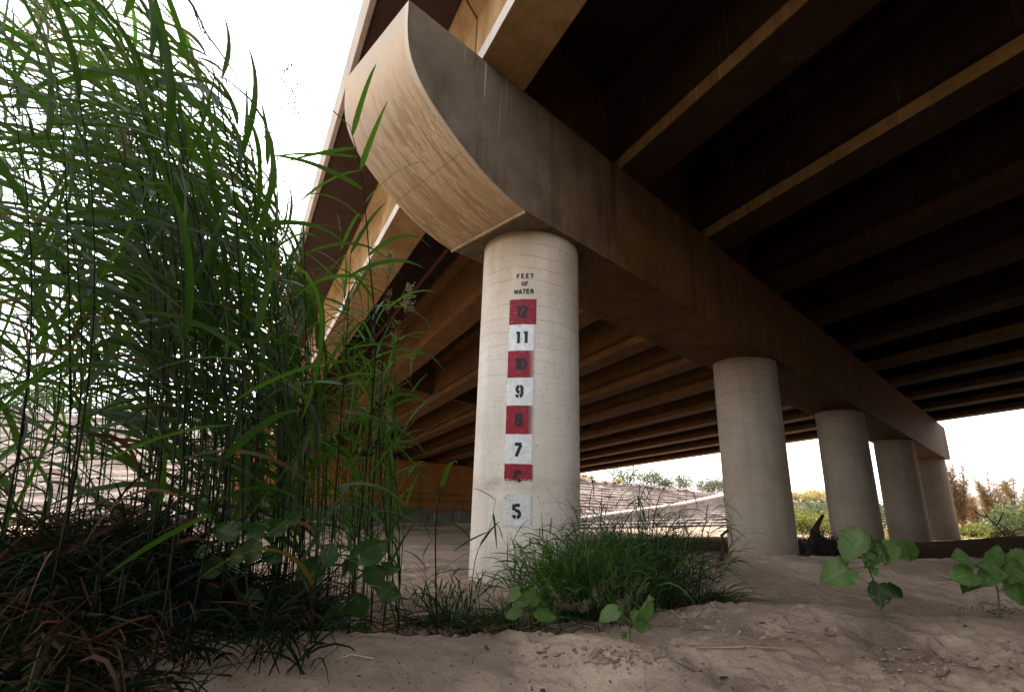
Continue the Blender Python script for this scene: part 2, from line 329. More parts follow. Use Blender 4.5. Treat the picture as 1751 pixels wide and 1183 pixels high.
def axis(c, lo, hi, h, g=1.045):
    a = [c]; st = h; x = c
    while x < hi: x += st; a.append(x); st = st if x - c < 4.2 else st*g
    b = []; st = h; x = c
    while x > lo: x -= st; b.append(x); st = st if c - x < 3.2 else st*g
    return np.array(b[::-1] + a)
xs = axis(-1.5, -420, 900, .021); ys = axis(-1.8, -300, 900, .021)
X, Y = np.meshgrid(xs, ys, indexing='ij'); Z = gz(X, Y)
nx, ny = X.shape
me = bpy.data.meshes.new('riverbed_ground'); co = np.stack([X, Y, Z], -1).reshape(-1, 3).astype(np.float32)
ii = (np.arange(nx-1)[:, None]*ny + np.arange(ny-1)[None, :]).ravel(); q = np.stack([ii, ii+ny, ii+ny+1, ii+1], 1).astype(np.int32)
me.vertices.add(len(co)); me.vertices.foreach_set('co', co.ravel()); me.loops.add(q.size); me.loops.foreach_set('vertex_index', q.ravel())
me.polygons.add(len(q)); me.polygons.foreach_set('loop_start', np.arange(0, q.size, 4, dtype=np.int32)); me.polygons.foreach_set('use_smooth', np.ones(len(q), bool))
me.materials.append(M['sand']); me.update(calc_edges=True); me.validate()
go = bpy.data.objects.new('riverbed_ground', me); COL.objects.link(go); tag(go, kind='structure')
# ---------------------------------------------------------------- bank
NB = Vector((.247, .969, 0)).normalized(); TB = Vector((.969, -.247, 0)).normalized(); PB = Vector((16.8, 29.92, 0))
def ztop(s):   # s along TB from PB
    return float(np.interp(s, [-60, -17, 22, 37, 52, 90, 200], [6.4, 6.1, 2.9, 2.2, 1.45, 1.1, .8]))
def bankpt(s, o, z): p = PB + TB*s + NB*o; return Vector((p.x, p.y, z))
SL = 1.45
def bank_base(s): p = PB + TB*s - NB*2.6; return float(gz(p.x, p.y)) - .0
def prof(s):
    zb_ = bank_base(s); zt = ztop(s); pts = [(-3.0, zb_-1.2), (-2.6, zb_)]
    for k in range(3): pts += [(-2.55+k*.85, zb_+.2*(k+1)), (-1.72+k*.85, zb_+.2*(k+1)+.02)]
    z0 = zb_+.62; n = 40
    for k in range(n+1):
        z = z0 + (zt-z0)*k/n; pts.append((0+(z-z0)*SL, z))
    pts += [(pts[-1][0]+3, zt+.1), (pts[-1][0]+60, zt+.3)]
    return pts
mb = MB(); ss = list(np.arange(-70, -26, .9))+list(np.arange(-26, 62, .35))+list(np.arange(62, 260, 3.)); rows = []
rb = random.Random(5)
for s in ss:
    pr = prof(s); row = []
    for j, (o, z) in enumerate(pr):
        jt_ = 0.
        if 8 < j < len(pr)-3: jt_ = .07*((j % 3)-1) + (fbm(np.array(s*.6), np.array(z*3.), 1., 3)*.35)
        elif 2 <= j <= 8: jt_ = fbm(np.array(s*.8), np.array(j*3.), 1., 2)*.5
        row.append(bankpt(s, o - float(jt_), z))
    rows.append(row)
n = len(rows[0]); vs = [p for r in rows for p in r]; fs = [(i*n+j, (i+1)*n+j, (i+1)*n+j+1, i*n+j+1) for i in range(len(rows)-1) for j in range(n-1)]
mb.add(vs, fs); tag(mb.build('river_bank', M['bank']), kind='structure')
# ramp path
mb = MB(); rf = MB(); rp = []
for s in np.arange(14, 43, .5):
    zr = float(np.interp(s, [14, 18, 30, 39, 43], [-.6, -.25, .9, 2.05, 2.2])); zb_ = bank_base(s)+.62; oc = max(0, (zr-zb_)*SL); rp.append((s, oc, zr))
for (s0, o0, z0), (s1, o1, z1) in zip(rp[:-1], rp[1:]):
    a = [bankpt(s0, o0-.9, z0+.16), bankpt(s0, o0+.5, z0+.18), bankpt(s1, o1+.5, z1+.18), bankpt(s1, o1-.9, z1+.16)]
    b = [bankpt(s0, o0-.92, z0), bankpt(s0, o0+.5, z0), bankpt(s1, o1+.5, z1), bankpt(s1, o1-.92, z1)]; rf.add([bankpt(s0, o0-.9, z0), bankpt(s0, o0+.5, z0), bankpt(s1, o1+.5, z1), bankpt(s1, o1-.9, z1), bankpt(s0, o0-1.2, z0-1.1), bankpt(s0, o0+.5, z0-1.1), bankpt(s1, o1+.5, z1-1.1), bankpt(s1, o1-1.2, z1-1.1)], [(0,3,2,1), (0,1,5,4), (4,5,6,7), (3,0,4,7)])
    mb.add(a+b, [(0,3,2,1), (0,1,5,4), (4,5,6,7), (3,0,4,7)])
tag(mb.build('access_path', M['path']), kind='structure'); tag(rf.build('ramp_slope', M['bank']), kind='structure')
def railing(name, pts, h, label, mat, rp_=.03, rr=.022, levels=(1., .55), every=1):
    r = empty(name, pts[0], label, 'railing')
    for p in pts[::every]:
        m = MB(); m.tube([p - Vector((0,0,.15)), p + Vector((0,0,h))], rp_, 5); m.build('post', mat, r)
    for lv in levels:
        m = MB(); m.tube([p + Vector((0,0,h*lv)) for p in pts], rr, 5); m.build('rail', mat, r)
    return r
railing('handrail', [bankpt(s, o-.75, z+.16) for s, o, z in rp[::3]], 1.1, 'rusty brown handrail running along the pale ramp on the far bank', M['rail_red'])
railing('handrail', [bankpt(s, (ztop(s)-bank_base(s)-.62)*SL+.6, ztop(s)+.05) for s in np.arange(33, 52, 1.6)], 1.1, 'short rusty railing along the crest of the far bank, below the green shrubs', M['rail_red'])
# chain-link fence on the bank top
fr = empty('wire_fence', bankpt(18, 14, 3), 'pale thin wire fence on top of the far bank against the white sky', 'fence')
fp = [bankpt(s, (ztop(s)-bank_base(s)-.62)*SL+4, ztop(s)+.15) for s in np.arange(14, 44, 2.6)]
for p in fp:
    m = MB(); m.tube([p, p+Vector((0,0,1.9))], .03, 5); m.build('post', M['galv'], fr)
m = MB()
for k in range(5): m.tube([p+Vector((0,0,.25+.4*k)) for p in fp], .008, 4)
m.build('wire', M['galv'], fr)
# riprap row
m = MB(); rr_ = random.Random(11)
for i in range(420):
    s = rr_.uniform(10, 34); o = (ztop(s)-bank_base(s)-.62)*SL + rr_.uniform(-.4, 1.8); c = bankpt(s, o, ztop(s)+rr_.uniform(0, .2)); r = rr_.uniform(.1, .28)
    vv = []
    for k in range(8):
        a = k*math.pi/4; vv.append(c+Vector((math.cos(a)*r*rr_.uniform(.7,1.2), math.sin(a)*r*rr_.uniform(.7,1.2), rr_.uniform(-.5,.2)*r)))
    vv += [c+Vector((0,0,r*rr_.uniform(.6,.9)))]
    m.add(vv, [(k, (k+1)%8, 8) for k in range(8)], rr_.random())
tag(m.build('riprap_rocks', M['rock']), 'loose reddish rocks lining the crest of the far bank', 'rocks', kind='stuff')
# ---------------------------------------------------------------- BRIDGE
R_, SP, W_, ZB, HC, SLP = .6076, 6.3437, .682, 4.658, 1.5636, -.03985
UA, UE, G0, GP, FW, TH, GS = -2.42, 26.3, -1.4724, 2.5665, .6385, .25008, -.0680
SN, CS = math.sin(TH), math.cos(TH); HG = 1.85
bridge = empty('road_bridge', (0, 0, G(0, 0)), 'concrete girder highway bridge seen from below, carried on a row of round columns', 'bridge')
def zg(u): return ZB + HC + SLP*u
def GPt(u, t, dz): return Vector((u + SN*t, -W_ + CS*t, zg(u) + GS*t + dz))
# pier cap
def arc_prof(right=False):
    up = [(-2.42, 6.30), (-2.405, 6.0), (-2.36, 5.75), (-2.28, 5.57), (-2.17, 5.42), (-2.02, 5.28), (-1.82, 5.13), (-1.6, 4.99), (-1.36, 4.865), (-1.1, 4.765), (-.93, 4.715), (-.78, 4.69)]
    out = []
    for i in range(len(up)-1):       # Catmull-Rom smoothing
        p0 = up[max(i-1, 0)]; p1 = up[i]; p2 = up[i+1]; p3 = up[min(i+2, len(up)-1)]
        for k in range(4):
            q = k/4; out.append(tuple(.5*((2*b)+(-a+c_)*q+(2*a-5*b+4*c_-d)*q*q+(-a+3*b-3*c_+d)*q**3) for a, b, c_, d in zip(p0, p1, p2, p3)))
    out.append(up[-1]); return out
AP = arc_prof()
EP = [(25.37+.78, 3.66), (26.35, 3.68), (26.5, 3.78), (26.58, 3.95), (26.6, 4.3), (26.6, 4.75), (26.55, 5.18)]
def zc(u): return ZB + SLP*u
m = MB()
prof_ = [(u_, z_) for u_, z_ in AP]
us = list(np.linspace(-.78, 26.15, 28))
loop = prof_ + [(u_, zc(u_)) for u_ in us[1:-1]] + EP
top = [(26.55, 5.18)] ; loop[-1] = (26.55, ZB+HC+SLP*26.55-.01)
npf = len(loop); vs = [(u_, -W_, z_) for u_, z_ in loop] + [(u_, W_, z_) for u_, z_ in loop]
# side faces: column strips under a straight top
m2 = MB()
def topz(u_): return ZB+HC+SLP*u_-.01
for sgn in (-1, 1):
    seq = [(u_, z_) for u_, z_ in loop if True]
    vv = []; ff = []
    seq2 = sorted(seq[:-1], key=lambda q_: (q_[0], -q_[1]))
    for u_, z_ in seq[:-1]: vv += [(u_, sgn*W_, z_), (u_, sgn*W_, topz(u_))]
    vv += [(loop[-1][0], sgn*W_, loop[-1][1])]
    for i in range(len(seq)-2):
        f = (2*i, 2*i+2, 2*i+3, 2*i+1); ff.append(f if sgn < 0 else f[::-1])
    m2.add(vv, ff)
vv = []; ff = []                                           # top and underside
for i, (u_, z_) in enumerate(loop[len(AP)-1:]): vv += [(u_, -W_, z_), (u_, W_, z_)]
for i in range(len(loop)-len(AP)): ff.append((2*i, 2*i+1, 2*i+3, 2*i+2))
m2.add(vv, ff)
m2.add([(UA, -W_, topz(UA)), (UA, W_, topz(UA)), (26.6, W_, topz(26.6)), (26.6, -W_, topz(26.6))], [(0, 3, 2, 1)])
cap = m2.build('pier_cap', M['cap_side'], bridge)
m = MB(); uvs = []; acc = 0; nw = 12; vv = []; ff = []
for i, (u_, z_) in enumerate(AP):
    if i: acc += math.hypot(AP[i][0]-AP[i-1][0], AP[i][1]-AP[i-1][1])
    for k in range(nw+1):
        y_ = -W_ - .004 + (2*W_+.008)*k/nw; vv.append((u_-.004, y_, z_)); uvs.append(((y_+W_)/1.364, acc))
for i in range(len(AP)-1):
    for k in range(nw): ff.append((i*(nw+1)+k, i*(nw+1)+k+1, (i+1)*(nw+1)+k+1, (i+1)*(nw+1)+k))
m.add(vv, ff); ce = m.build('curved_end_face', M['cap_end'], cap, True, uvs)
tag(ce, 'curved tan end of the pier cap with wavy run-off streaks')
m = MB(); m.box(-.79, -.765, -W_+.004, W_-.004, ZB-.005, ZB+.05); m.build('form_joint', m_plain('tan_joint_concrete', (.42, .29, .17), .85, .3, 8), cap)
# columns
for i in range(5):
    c = (i*SP, 0); zb_ = -2.2; zt_ = zc(c[0])+.012; m = MB(); seg = 96; vv = []; ff = []
    for zz in (zb_, zt_):
        for k in range(seg): a = 2*math.pi*k/seg; vv.append((c[0]+R_*math.cos(a), c[1]+R_*math.sin(a), zz + (SLP*R_*math.cos(a) if zz > 0 else 0)))
    for k in range(seg): ff.append((k, (k+1)%seg, seg+(k+1)%seg, seg+k))
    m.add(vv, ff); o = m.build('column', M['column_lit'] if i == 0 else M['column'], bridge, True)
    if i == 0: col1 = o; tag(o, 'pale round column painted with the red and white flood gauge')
# girders, bearings
gp2 = lambda w2, z: (w2*1.032, z)
bw, tw, ww = FW/2/1.032, .29, .1
PROF = [gp2(-bw, 0), gp2(bw, 0), gp2(bw, .2), gp2(ww, .44), gp2(ww, HG-.36), gp2(tw, HG-.2), gp2(tw, HG), gp2(-tw, HG), gp2(-tw, HG-.2), gp2(-ww, HG-.36), gp2(-ww, .44), gp2(-bw, .2)]
for k in range(11):
    u0 = G0 + k*GP; te = 33.9 - .247*u0
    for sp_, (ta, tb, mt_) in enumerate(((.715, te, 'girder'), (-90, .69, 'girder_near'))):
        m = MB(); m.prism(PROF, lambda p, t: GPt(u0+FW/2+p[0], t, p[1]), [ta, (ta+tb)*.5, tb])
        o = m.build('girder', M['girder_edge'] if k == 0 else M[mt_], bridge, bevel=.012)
        if k in (1, 2, 6, 7, 8, 9, 10) and sp_ == 1:
            m = MB(); m.prism([(-.006, .006), (.0, .006), (.0, .192), (-.006, .192)], lambda p, t: GPt(u0+p[0], t, p[1]), [tb, tb-15, ta]); m.build('lit_flange_face', M['near_edge'], o)
        if k == 0 and sp_ == 0: tag(o, 'edge girder with a pale bottom flange lit by the sky')
    # pale strip on the outer girder flange, sky light painted into its colour
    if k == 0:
        m = MB(); m.prism([(-.006, .004), (.0, .004), (.0, .197), (-.006, .197)], lambda p, t: GPt(u0+p[0], t, p[1]), [-90, -.05, .7, te]); m.build('lit_flange_face', M['edge'], o)
    for y0, y1 in ((-.5, -.2), (.2, .5)):
        m = MB(); tt = (y0+W_)/CS; tq = (y1+W_)/CS; uu = u0 + .1
        m.add([GPt(uu, tt, -.02), GPt(uu+.44, tt, -.02), GPt(uu+.44, tq, -.02), GPt(uu, tq, -.02), GPt(uu, tt, .02), GPt(uu+.44, tt, .02), GPt(uu+.44, tq, .02), GPt(uu, tq, .02)],
              [(0,3,2,1), (4,5,6,7), (0,1,5,4), (1,2,6,5), (2,3,7,6), (3,0,4,7)])
        m.build('bearing_pad', M['rail'], bridge)
# diaphragms
for tpos, thick, zlo in ((W_/CS, .5, .03), (14.5, .25, .4), (-15, .25, .4)):
    for k in range(10):
        ua = G0 + k*GP + FW/2 + .12; ub = ua + GP - .24; m = MB(); vv = []
        for t in (tpos-thick/2, tpos+thick/2):
            vv += [GPt(ua, t, zlo), GPt(ub, t, zlo + SLP*0), GPt(ub, t, HG-.01), GPt(ua, t, HG-.01)]
        m.add(vv, [(0,1,2,3), (7,6,5,4), (0,4,5,1), (1,5,6,2), (2,6,7,3), (3,7,4,0)]); m.build('diaphragm', M['girder'], bridge)
# deck slab
def deckend(u): return 35.2 - .247*u
us = np.linspace(-2.5, 25.95, 12); m = MB(); vv = []; ff = []
for u_ in us:
    for t in (-92, deckend(u_)): vv += [GPt(u_, t, HG+.005), GPt(u_, t, HG+.23)]
for i in range(len(us)-1): b = i*4; ff += [(b, b+2, b+6, b+4), (b+1, b+5, b+7, b+3), (b, b+4, b+5, b+1), (b+2, b+3, b+7, b+6)]
ff += [(0, 1, 3, 2), (len(us)*4-4, len(us)*4-2, len(us)*4-1, len(us)*4-3)]
m.add(vv, ff); m.build('deck_slab', M['deck'], bridge)
for ue, sg in ((-2.5, -1), (25.95, 1)):
    m = MB(); pr = [(0, HG-.03), (sg*.085, HG-.03), (sg*.085, HG+1.05), (-sg*.12, HG+1.05), (-sg*.25, HG+.24), (0, HG+.24)]
    if sg < 0: pr = pr[::-1]
    m.prism(pr, lambda p, t: GPt(ue+p[0], t, p[1]), [-92, 0, deckend(ue)]); m.build('parapet', M['parapet'], bridge, bevel=.01)
# drain scupper with ring, hanging conduit
m = MB(); c0 = GPt(-1.95, 3.4, HG-.02)
m.tube([c0+Vector((0,0,.05)), c0-Vector((0,0,.05))], .085, 20); m.build('drain_outlet', M['rust'], bridge)
m = MB(); m.tube([GPt(.42, t, 1.15) for t in (1.3, 5, 9, 14, 20, 32)], .045, 10)
for t in (3.6, 9.2, 16): m.tube([GPt(.42, t, 1.15), GPt(.42, t+.12, 1.15)], .065, 10)
m.build('conduit', M['rust'], bridge)
# ---- flood gauge painted on the first column
PHI = -2.4814; RR = R_ + .0035; FT = .3048; HWA = .155/R_
def cyl(a, z, r=RR): return (r*math.cos(PHI+a), r*math.sin(PHI+a), z)     # a increases to the right as seen from the camera
def patch(a0, a1, z0, z1, mat, name, r=RR, wob=0):
    m = MB(); vv = []; uvv = []; nA = 14; ff = []
    for j in range(5):
        for i in range(nA+1):
            a = a0+(a1-a0)*i/nA; zz = z0+(z1-z0)*j/4 + (wob*math.sin(i*1.1+z0*9) if j in (0, 4) else 0); vv.append(cyl(a, zz, r)); uvv.append((i/nA, j/4))
    for j in range(4):
        for i in range(nA): b = j*(nA+1)+i; ff.append((b, b+1, b+nA+2, b+nA+1))
    m.add(vv, ff); return m.build(name, mat, col1, True, uvv)
BL = [(12, 'red_full'), (11, 'white'), (10, 'red'), (9, 'white'), (8, 'red'), (7, 'white'), (6, 'red_worn'), (5, 'white_worn')]
for nmb, mt in BL:
    z0, z1 = (nmb-.5)*FT, (nmb+.5)*FT; o = patch(-HWA, HWA, z0+.002, z1-.002, M[mt], 'gauge_block', wob=.0015)
    tag(o, '%s gauge block marked %d' % ('red' if 'red' in mt else 'white', nmb))
# stencil glyphs: strokes in a unit cell (x 0..0.6, y 0..1)
def arcp(cx, cy, rx, ry, a0, a1, n=14): return [(cx+rx*math.cos(rad(a0+(a1-a0)*i/n)), cy+ry*math.sin(rad(a0+(a1-a0)*i/n))) for i in range(n+1)]
GL = {
 '1': ([[(.12, .82), (.3, .93)], [(.3, 1), (.3, 0)]], .35),
 '2': ([arcp(.3, .7, .23, .23, 165, -30) + [(.1, .08)], [(.05, .07), (.56, .07)]], .6),
 '0': ([arcp(.3, .5, .22, .42, 98, 262), arcp(.3, .5, .22, .42, 82, -82)], .6),
 '9': ([arcp(.3, .68, .21, .25, 95, 275), arcp(.3, .68, .21, .25, 82, -30) + arcp(.28, .42, .23, .35, 0, -78)[1:], arcp(.27, .28, .2, .21, -100, -170)], .6),
 '8': ([arcp(.3, .73, .19, .2, 98, 262), arcp(.3, .73, .19, .2, 82, -82), arcp(.3, .28, .23, .22, 98, 262), arcp(.3, .28, .23, .22, 82, -82)], .6),
 '7': ([[(.04, .93), (.58, .93)], [(.52, .88), (.16, 0)]], .6),
 '6': ([arcp(.36, .6, .26, .33, 95, 190), arcp(.34, .6, .2, .33, 80, 30), [(.34, .55), (.5, .42)]], .6),
 '5': ([[(.1, 1), (.1, .55)], [(.2, .93), (.55, .93)], [(.2, .58)] + arcp(.3, .3, .24, .25, 80, -80), arcp(.3, .3, .24, .25, -100, -165)], .6),
 'F': ([[(.08, 0), (.08, 1)], [(.08, .94), (.5, .94)], [(.08, .52), (.42, .52)]], .55), 'E': ([[(.08, 0), (.08, 1)], [(.08, .94), (.5, .94)], [(.08, .52), (.44, .52)], [(.08, .06), (.5, .06)]], .55),
 'T': ([[(0, .94), (.56, .94)], [(.28, .94), (.28, 0)]], .55), 'O': ([arcp(.3, .5, .22, .44, 98, 262), arcp(.3, .5, .22, .44, 82, -82)], .6),
 'W': ([[(.02, 1), (.16, .03)], [(.16, .03), (.31, .75)], [(.31, .75), (.46, .03)], [(.46, .03), (.62, 1)]], .66), 'A': ([[(.02, 0), (.29, 1)], [(.29, 1), (.56, 0)], [(.13, .32), (.45, .32)]], .58),
 'R': ([[(.08, 0), (.08, 1)], [(.08, .94), (.3, .94)] + arcp(.3, .73, .2, .21, 80, -80) + [(.08, .52)], [(.28, .5), (.54, 0)]], .58)}
def glyphs(txt, ac, zc_, h, wst, gap, name, lab=None, wsc=1.0):
    m = MB(); tot = sum(GL[c][1]*wsc + gap for c in txt) - gap; x = -tot*h/2; r = RR + .003; uvs = []
    for c in txt:
        for st in GL[c][0]:
            pts = [Vector((x + p[0]*h*wsc, p[1]*h - h/2, 0)) for p in st]; vv = []; ff = []
            # resample
            q = [pts[0]]
            for a, b in zip(pts[:-1], pts[1:]):
                k = max(1, int((b-a).length/.02)); q += [a.lerp(b, (i+1)/k) for i in range(k)]
            for i, p in enumerate(q):
                d = (q[min(i+1, len(q)-1)]-q[max(i-1, 0)]).normalized(); nn = Vector((-d.y, d.x, 0))*wst/2
                for s_ in (1, -1): pp = p+nn*s_; vv.append(cyl(ac+pp.x/R_, zc_+pp.y, r)); uvs.append((.5, .5))
            for i in range(len(q)-1): ff.append((2*i, 2*i+1, 2*i+3, 2*i+2))
            m.add(vv, ff); r += .00012
        x += (GL[c][1]*wsc+gap)*h
    o = m.build(name, M['black'], col1, False, uvs)
    if lab: tag(o, lab)
for nmb, mt in BL:
    g = {12: .06, 11: .28, 10: .05}.get(nmb, .1); hh = .135
    if nmb == 6: glyphs('6', -.015, 5.9*FT+.02, .215, .036, g, 'gauge_numeral', 'worn black numeral 6', .62)
    else: glyphs(str(nmb), -.02, nmb*FT - (.0 if nmb > 7 else .01), hh, .034, g, 'gauge_numeral', 'black stencilled numeral %d' % nmb)
for txt, zz, hh in (('FEET', 13.43, .052), ('OF', 13.11, .052), ('WATER', 12.80, .055)):
    glyphs(txt, .03 if txt != 'WATER' else .015, zz*FT, hh, .012, .38 if txt == 'FEET' else .16, 'gauge_lettering', 'small black stencilled word ' + txt, 1.15)
# ---------------------------------------------------------------- abutment
def wallpt(s, o, z): return bankpt(s, o, z)
ab = empty('abutment', wallpt(0, 0, -1), 'ochre painted abutment wall under the far end of the bridge with a dark concrete base', 'wall')
def strip_box(mb_, s0, s1, o0, o1, zl, zh0, zh1, nseg=14):
    vv = []
    for i in range(nseg+1):
        s = s0+(s1-s0)*i/nseg; zh = zh0+(zh1-zh0)*i/nseg
        vv += [wallpt(s, o0, zl), wallpt(s, o1, zl), wallpt(s, o1, zh), wallpt(s, o0, zh)]
    ff = [(0, 1, 2, 3), tuple(reversed([nseg*4+k for k in range(4)]))]
    for i in range(nseg):
        b = i*4; ff += [(b, b+4, b+5, b+1), (b+1, b+5, b+6, b+2), (b+2, b+6, b+7, b+3), (b+3, b+7, b+4, b)]
    mb_.add(vv, ff)
m = MB(); strip_box(m, -11.6, 14.6, 0, .8, -2, 4.26, 3.14); m.build('painted_wall', M['ochre'], ab)
m = MB(); strip_box(m, -11.9, 14.6, -1.2, -.003, -2.5, .62, -.08); m.build('base_wall', M['lower_wall'], ab)
m = MB(); strip_box(m, -11.9, 14.6, .8, 2.2, -2, 6.4, 5.2); m.build('back_wall', M['girder'], ab)
rg = random.Random(4); m = MB()
for i in range(9):
    s = rg.uniform(-2, 8); z = rg.uniform(1.1, 2.4); rr2 = rg.uniform(.5, 1.1); a0 = rg.uniform(0, 360)
    pts = [wallpt(s+rr2*math.cos(a0+k*.3)*1.3, -.02, max(.9, min(3, z+rr2*.6*math.sin(a0*1.3+k*.33)))) for k in range(rg.randint(5, 11))]
    m.tube(pts, .02, 4)
m.build('graffiti_scrawl', m_plain('graffiti_paint', (.08, .03, .015), .7), ab)
railing('bench_railing', [wallpt(s, -1.0, .64-.0241*(s+11.9)) for s in np.arange(-11.5, 14.5, 1.75)], 1.05, 'dark two-rail railing in front of the ochre abutment wall', M['rail'], .035, .03)
#VEG
# ---------------------------------------------------------------- VEGETATION
def unit(v): v = Vector(v); return v.normalized() if v.length > 1e-9 else Vector((0, 0, 1))
WIND = -CR.copy(); WIND.z = 0; WIND.normalize()
def blade(mb, p, d, L, wd, droop=1., n=8, wind=0., twist=0., tint=.5, fold=.18, kink=None):
    p = Vector(p); d = unit(d); vs = []; fs = []; st = L/n; tw = twist
    for i in range(n+1):
        t = i/n
        side = d.cross(Vector((0, 0, 1)));
        if side.length < .05: side = d.cross(Vector((1, 0, 0)))
        side.normalize(); side = Matrix.Rotation(tw + twist*t*1.5, 3, d) @ side; nn = side.cross(d).normalized()
        ww = wd*.5*min(1, (t*5+.35))*(1-t**2.2)**.8 + .0004
        vs += [p - side*ww + nn*ww*fold*2, p, p + side*ww + nn*ww*fold*2]
        g = droop*st*(.6+1.6*t)
        if kink and abs(t-kink) < .5/n: g += 1.1
        d = unit(d + Vector((0, 0, -1))*g + WIND*(wind*st)); p = p + d*st
    for i in range(n): a = i*3; fs += [(a, a+1, a+4, a+3), (a+1, a+2, a+5, a+4)]
    mb.add(vs, fs, tint); return p
def panicle(mb, p, d, L, rg, dens=9, sl=.008):
    p = Vector(p); d = unit(d); tip = p + d*L; mb.tube([p, p+d*L*.5, tip], [.0012, .0009, .0005], 3, False)
    for i in range(dens):
        t = .12+.85*i/dens; b = p + d*L*t
        for k in range(rg.randint(2, 4)):
            bl = L*.42*(1-t*.75)*rg.uniform(.6, 1.1); dd = unit(d*rg.uniform(.5, 1.3)+Vector((rg.gauss(0,1), rg.gauss(0,1), rg.gauss(0,.4)))*.8)
            e = b + dd*bl + Vector((0,0,-bl*.15)); mb.add([b, b+Vector((.0014,0,.0014)), e], [(0, 1, 2)], .3)
            for q in range(rg.randint(4, 7)):
                c = b.lerp(e, .35+.65*rg.random()) + Vector((rg.gauss(0,.004), rg.gauss(0,.004), rg.gauss(0,.004)))
                x = unit(dd+Vector((rg.gauss(0,.4), rg.gauss(0,.4), rg.gauss(-.2,.4)))); y = x.cross(Vector((rg.random(), rg.random(), rg.random()))).normalized()*sl*.24
                mb.add([c, c+x*sl*.5+y, c+x*sl, c+x*sl*.5-y], [(0, 1, 2, 3)], rg.random())
def stalk_path(base, top, bend, n=9):
    base = Vector(base); top = Vector(top); pts = []
    for i in range(n+1):
        t = i/n; h = base.lerp(top, t); sh = (t*t - t)*bend
        pts.append(h + WIND*sh + Vector((0, 0, 0)))
    return pts
def at_path(pts, t):
    f = t*(len(pts)-1); i = min(int(f), len(pts)-2); return pts[i].lerp(pts[i+1], f-i), unit(pts[i+1]-pts[i])
def leaf_at(mb, pts, t, rg, L, wd, wind, az=None, tint=None, droop=None, rise=None, kink=None):
    p, d = at_path(pts, t)
    if az is None: az = rg.uniform(0, 2*math.pi)
    o = Vector((math.cos(az), math.sin(az), 0)); rise = rg.uniform(.6, 1.6) if rise is None else rise
    return blade(mb, p, unit(o + d*rise + WIND*wind*.35), L, wd, rg.uniform(1.2, 3.2) if droop is None else droop, 9, wind*rg.uniform(.6, 1.4), rg.uniform(-.7, .7), rg.random() if tint is None else tint, kink=kink)
rv = random.Random(21)
# --- the big thicket of tall grass on the left
PXT = [-120, 0, 150, 300, 400, 470, 520, 570, 640]; PYT = [-60, -40, -30, 0, 70, 200, 330, 450, 560]
thl = MB(); thy = MB(); ths = MB(); thd = MB(); thp = MB()
for i in range(150):
    px = rv.choice([rv.uniform(-160, 560), rv.uniform(60, 540), rv.uniform(230, 560)]); d = rv.uniform(2.0, 4.8) if px > 330 else rv.uniform(1.7, 4.8)
    b = at(px, 940, d); b = Vector((b.x, b.y, G(b.x, b.y) - .02)); tx = px - rv.uniform(20, 190) if px < 500 else px - rv.uniform(-10, 70)
    ty = float(np.interp(tx + 40, PXT, PYT)) + rv.uniform(0, 480)*rv.random()
    tp = at(tx, ty, d*rv.uniform(.97, 1.06)); H = tp.z - b.z
    if H < .5: continue
    lean = tp - b; pts = []
    for k in range(11):
        t = k/10; q = b + Vector((lean.x, lean.y, 0))*(t**2.1) + Vector((0, 0, H*(t*1.06 - .06*t**3))); q += Vector((math.sin(t*4+i)*.012, math.cos(t*3+i)*.012, 0)); pts.append(q)
    ths.cur = rv.random(); ths.tube(pts, [.0048*(1-.7*k/10) for k in range(11)], 5, False)
    nl = int(H/.19); az0 = rv.uniform(0, 6.28)
    for k in range(nl):
        t = min(.985, .14 + .86*(k+rv.random()*.5)/nl); az = az0 + k*math.pi + rv.gauss(0, .5)
        if t < .34 and rv.random() < .6:
            if rv.random() < .4: leaf_at(thd, pts, t, rv, rv.uniform(.25, .5), rv.uniform(.010, .018), 0, droop=rv.uniform(3, 9), rise=.4)
            continue
        L = rv.uniform(.5, .95)*(1 if t < .8 else .75); sc = 1 if d > 2.3 else .8
        leaf_at(thy if rv.random() < (.09 if t < .6 else .035) else thl, pts, t, rv, L, rv.uniform(.018, .042)*sc, rv.uniform(.5, 2.), az=az, droop=rv.choice([rv.uniform(.2, 1.), rv.uniform(.5, 2.2)]), rise=rv.uniform(.9, 2.2), kink=rv.uniform(.35, .8) if rv.random() < .1 else None)
    if rv.random() < .3: panicle(thp, pts[-1], unit(pts[-1]-pts[-2]) + WIND*.2, rv.uniform(.28, .45), rv)
thb = MB()
for i in range(38):
    px = rv.uniform(470, 690); d = rv.uniform(2.7, 4.2); b = at(px, 960, d); b = Vector((b.x, b.y, G(b.x, b.y) - .02)); tx = px + rv.uniform(-40, 30); ty = np.interp(px, [470, 560, 620, 690], [300, 330, 420, 560]) + rv.uniform(0, 330)
    tp = at(tx, float(ty), d); H = tp.z - b.z; lean = tp - b
    pts = [b + Vector((lean.x, lean.y, 0))*((k/8)**1.8) + Vector((0, 0, H*k/8)) for k in range(9)]; ths.cur = rv.random(); ths.tube(pts, [.0036*(1-.7*k/8) for k in range(9)], 5, False); az0 = rv.uniform(0, 6.28); nl = int(H/.13)
    for k in range(nl):
        t = min(.985, .2 + .8*(k+rv.random()*.5)/nl); leaf_at(thb, pts, t, rv, rv.uniform(.25, .55), rv.uniform(.010, .024), .3, az=az0+k*math.pi+rv.gauss(0, .5), droop=rv.uniform(.8, 4), rise=rv.uniform(.7, 2.))
    if rv.random() < .4: panicle(thp, pts[-1], unit(pts[-1]-pts[-2]), rv.uniform(.15, .25), rv, 8)
tk = thl.build('tall_grass', M['reed'], None, True)
tag(tk, 'dense thicket of tall dark green grass leaning left in the wind', kind='stuff')
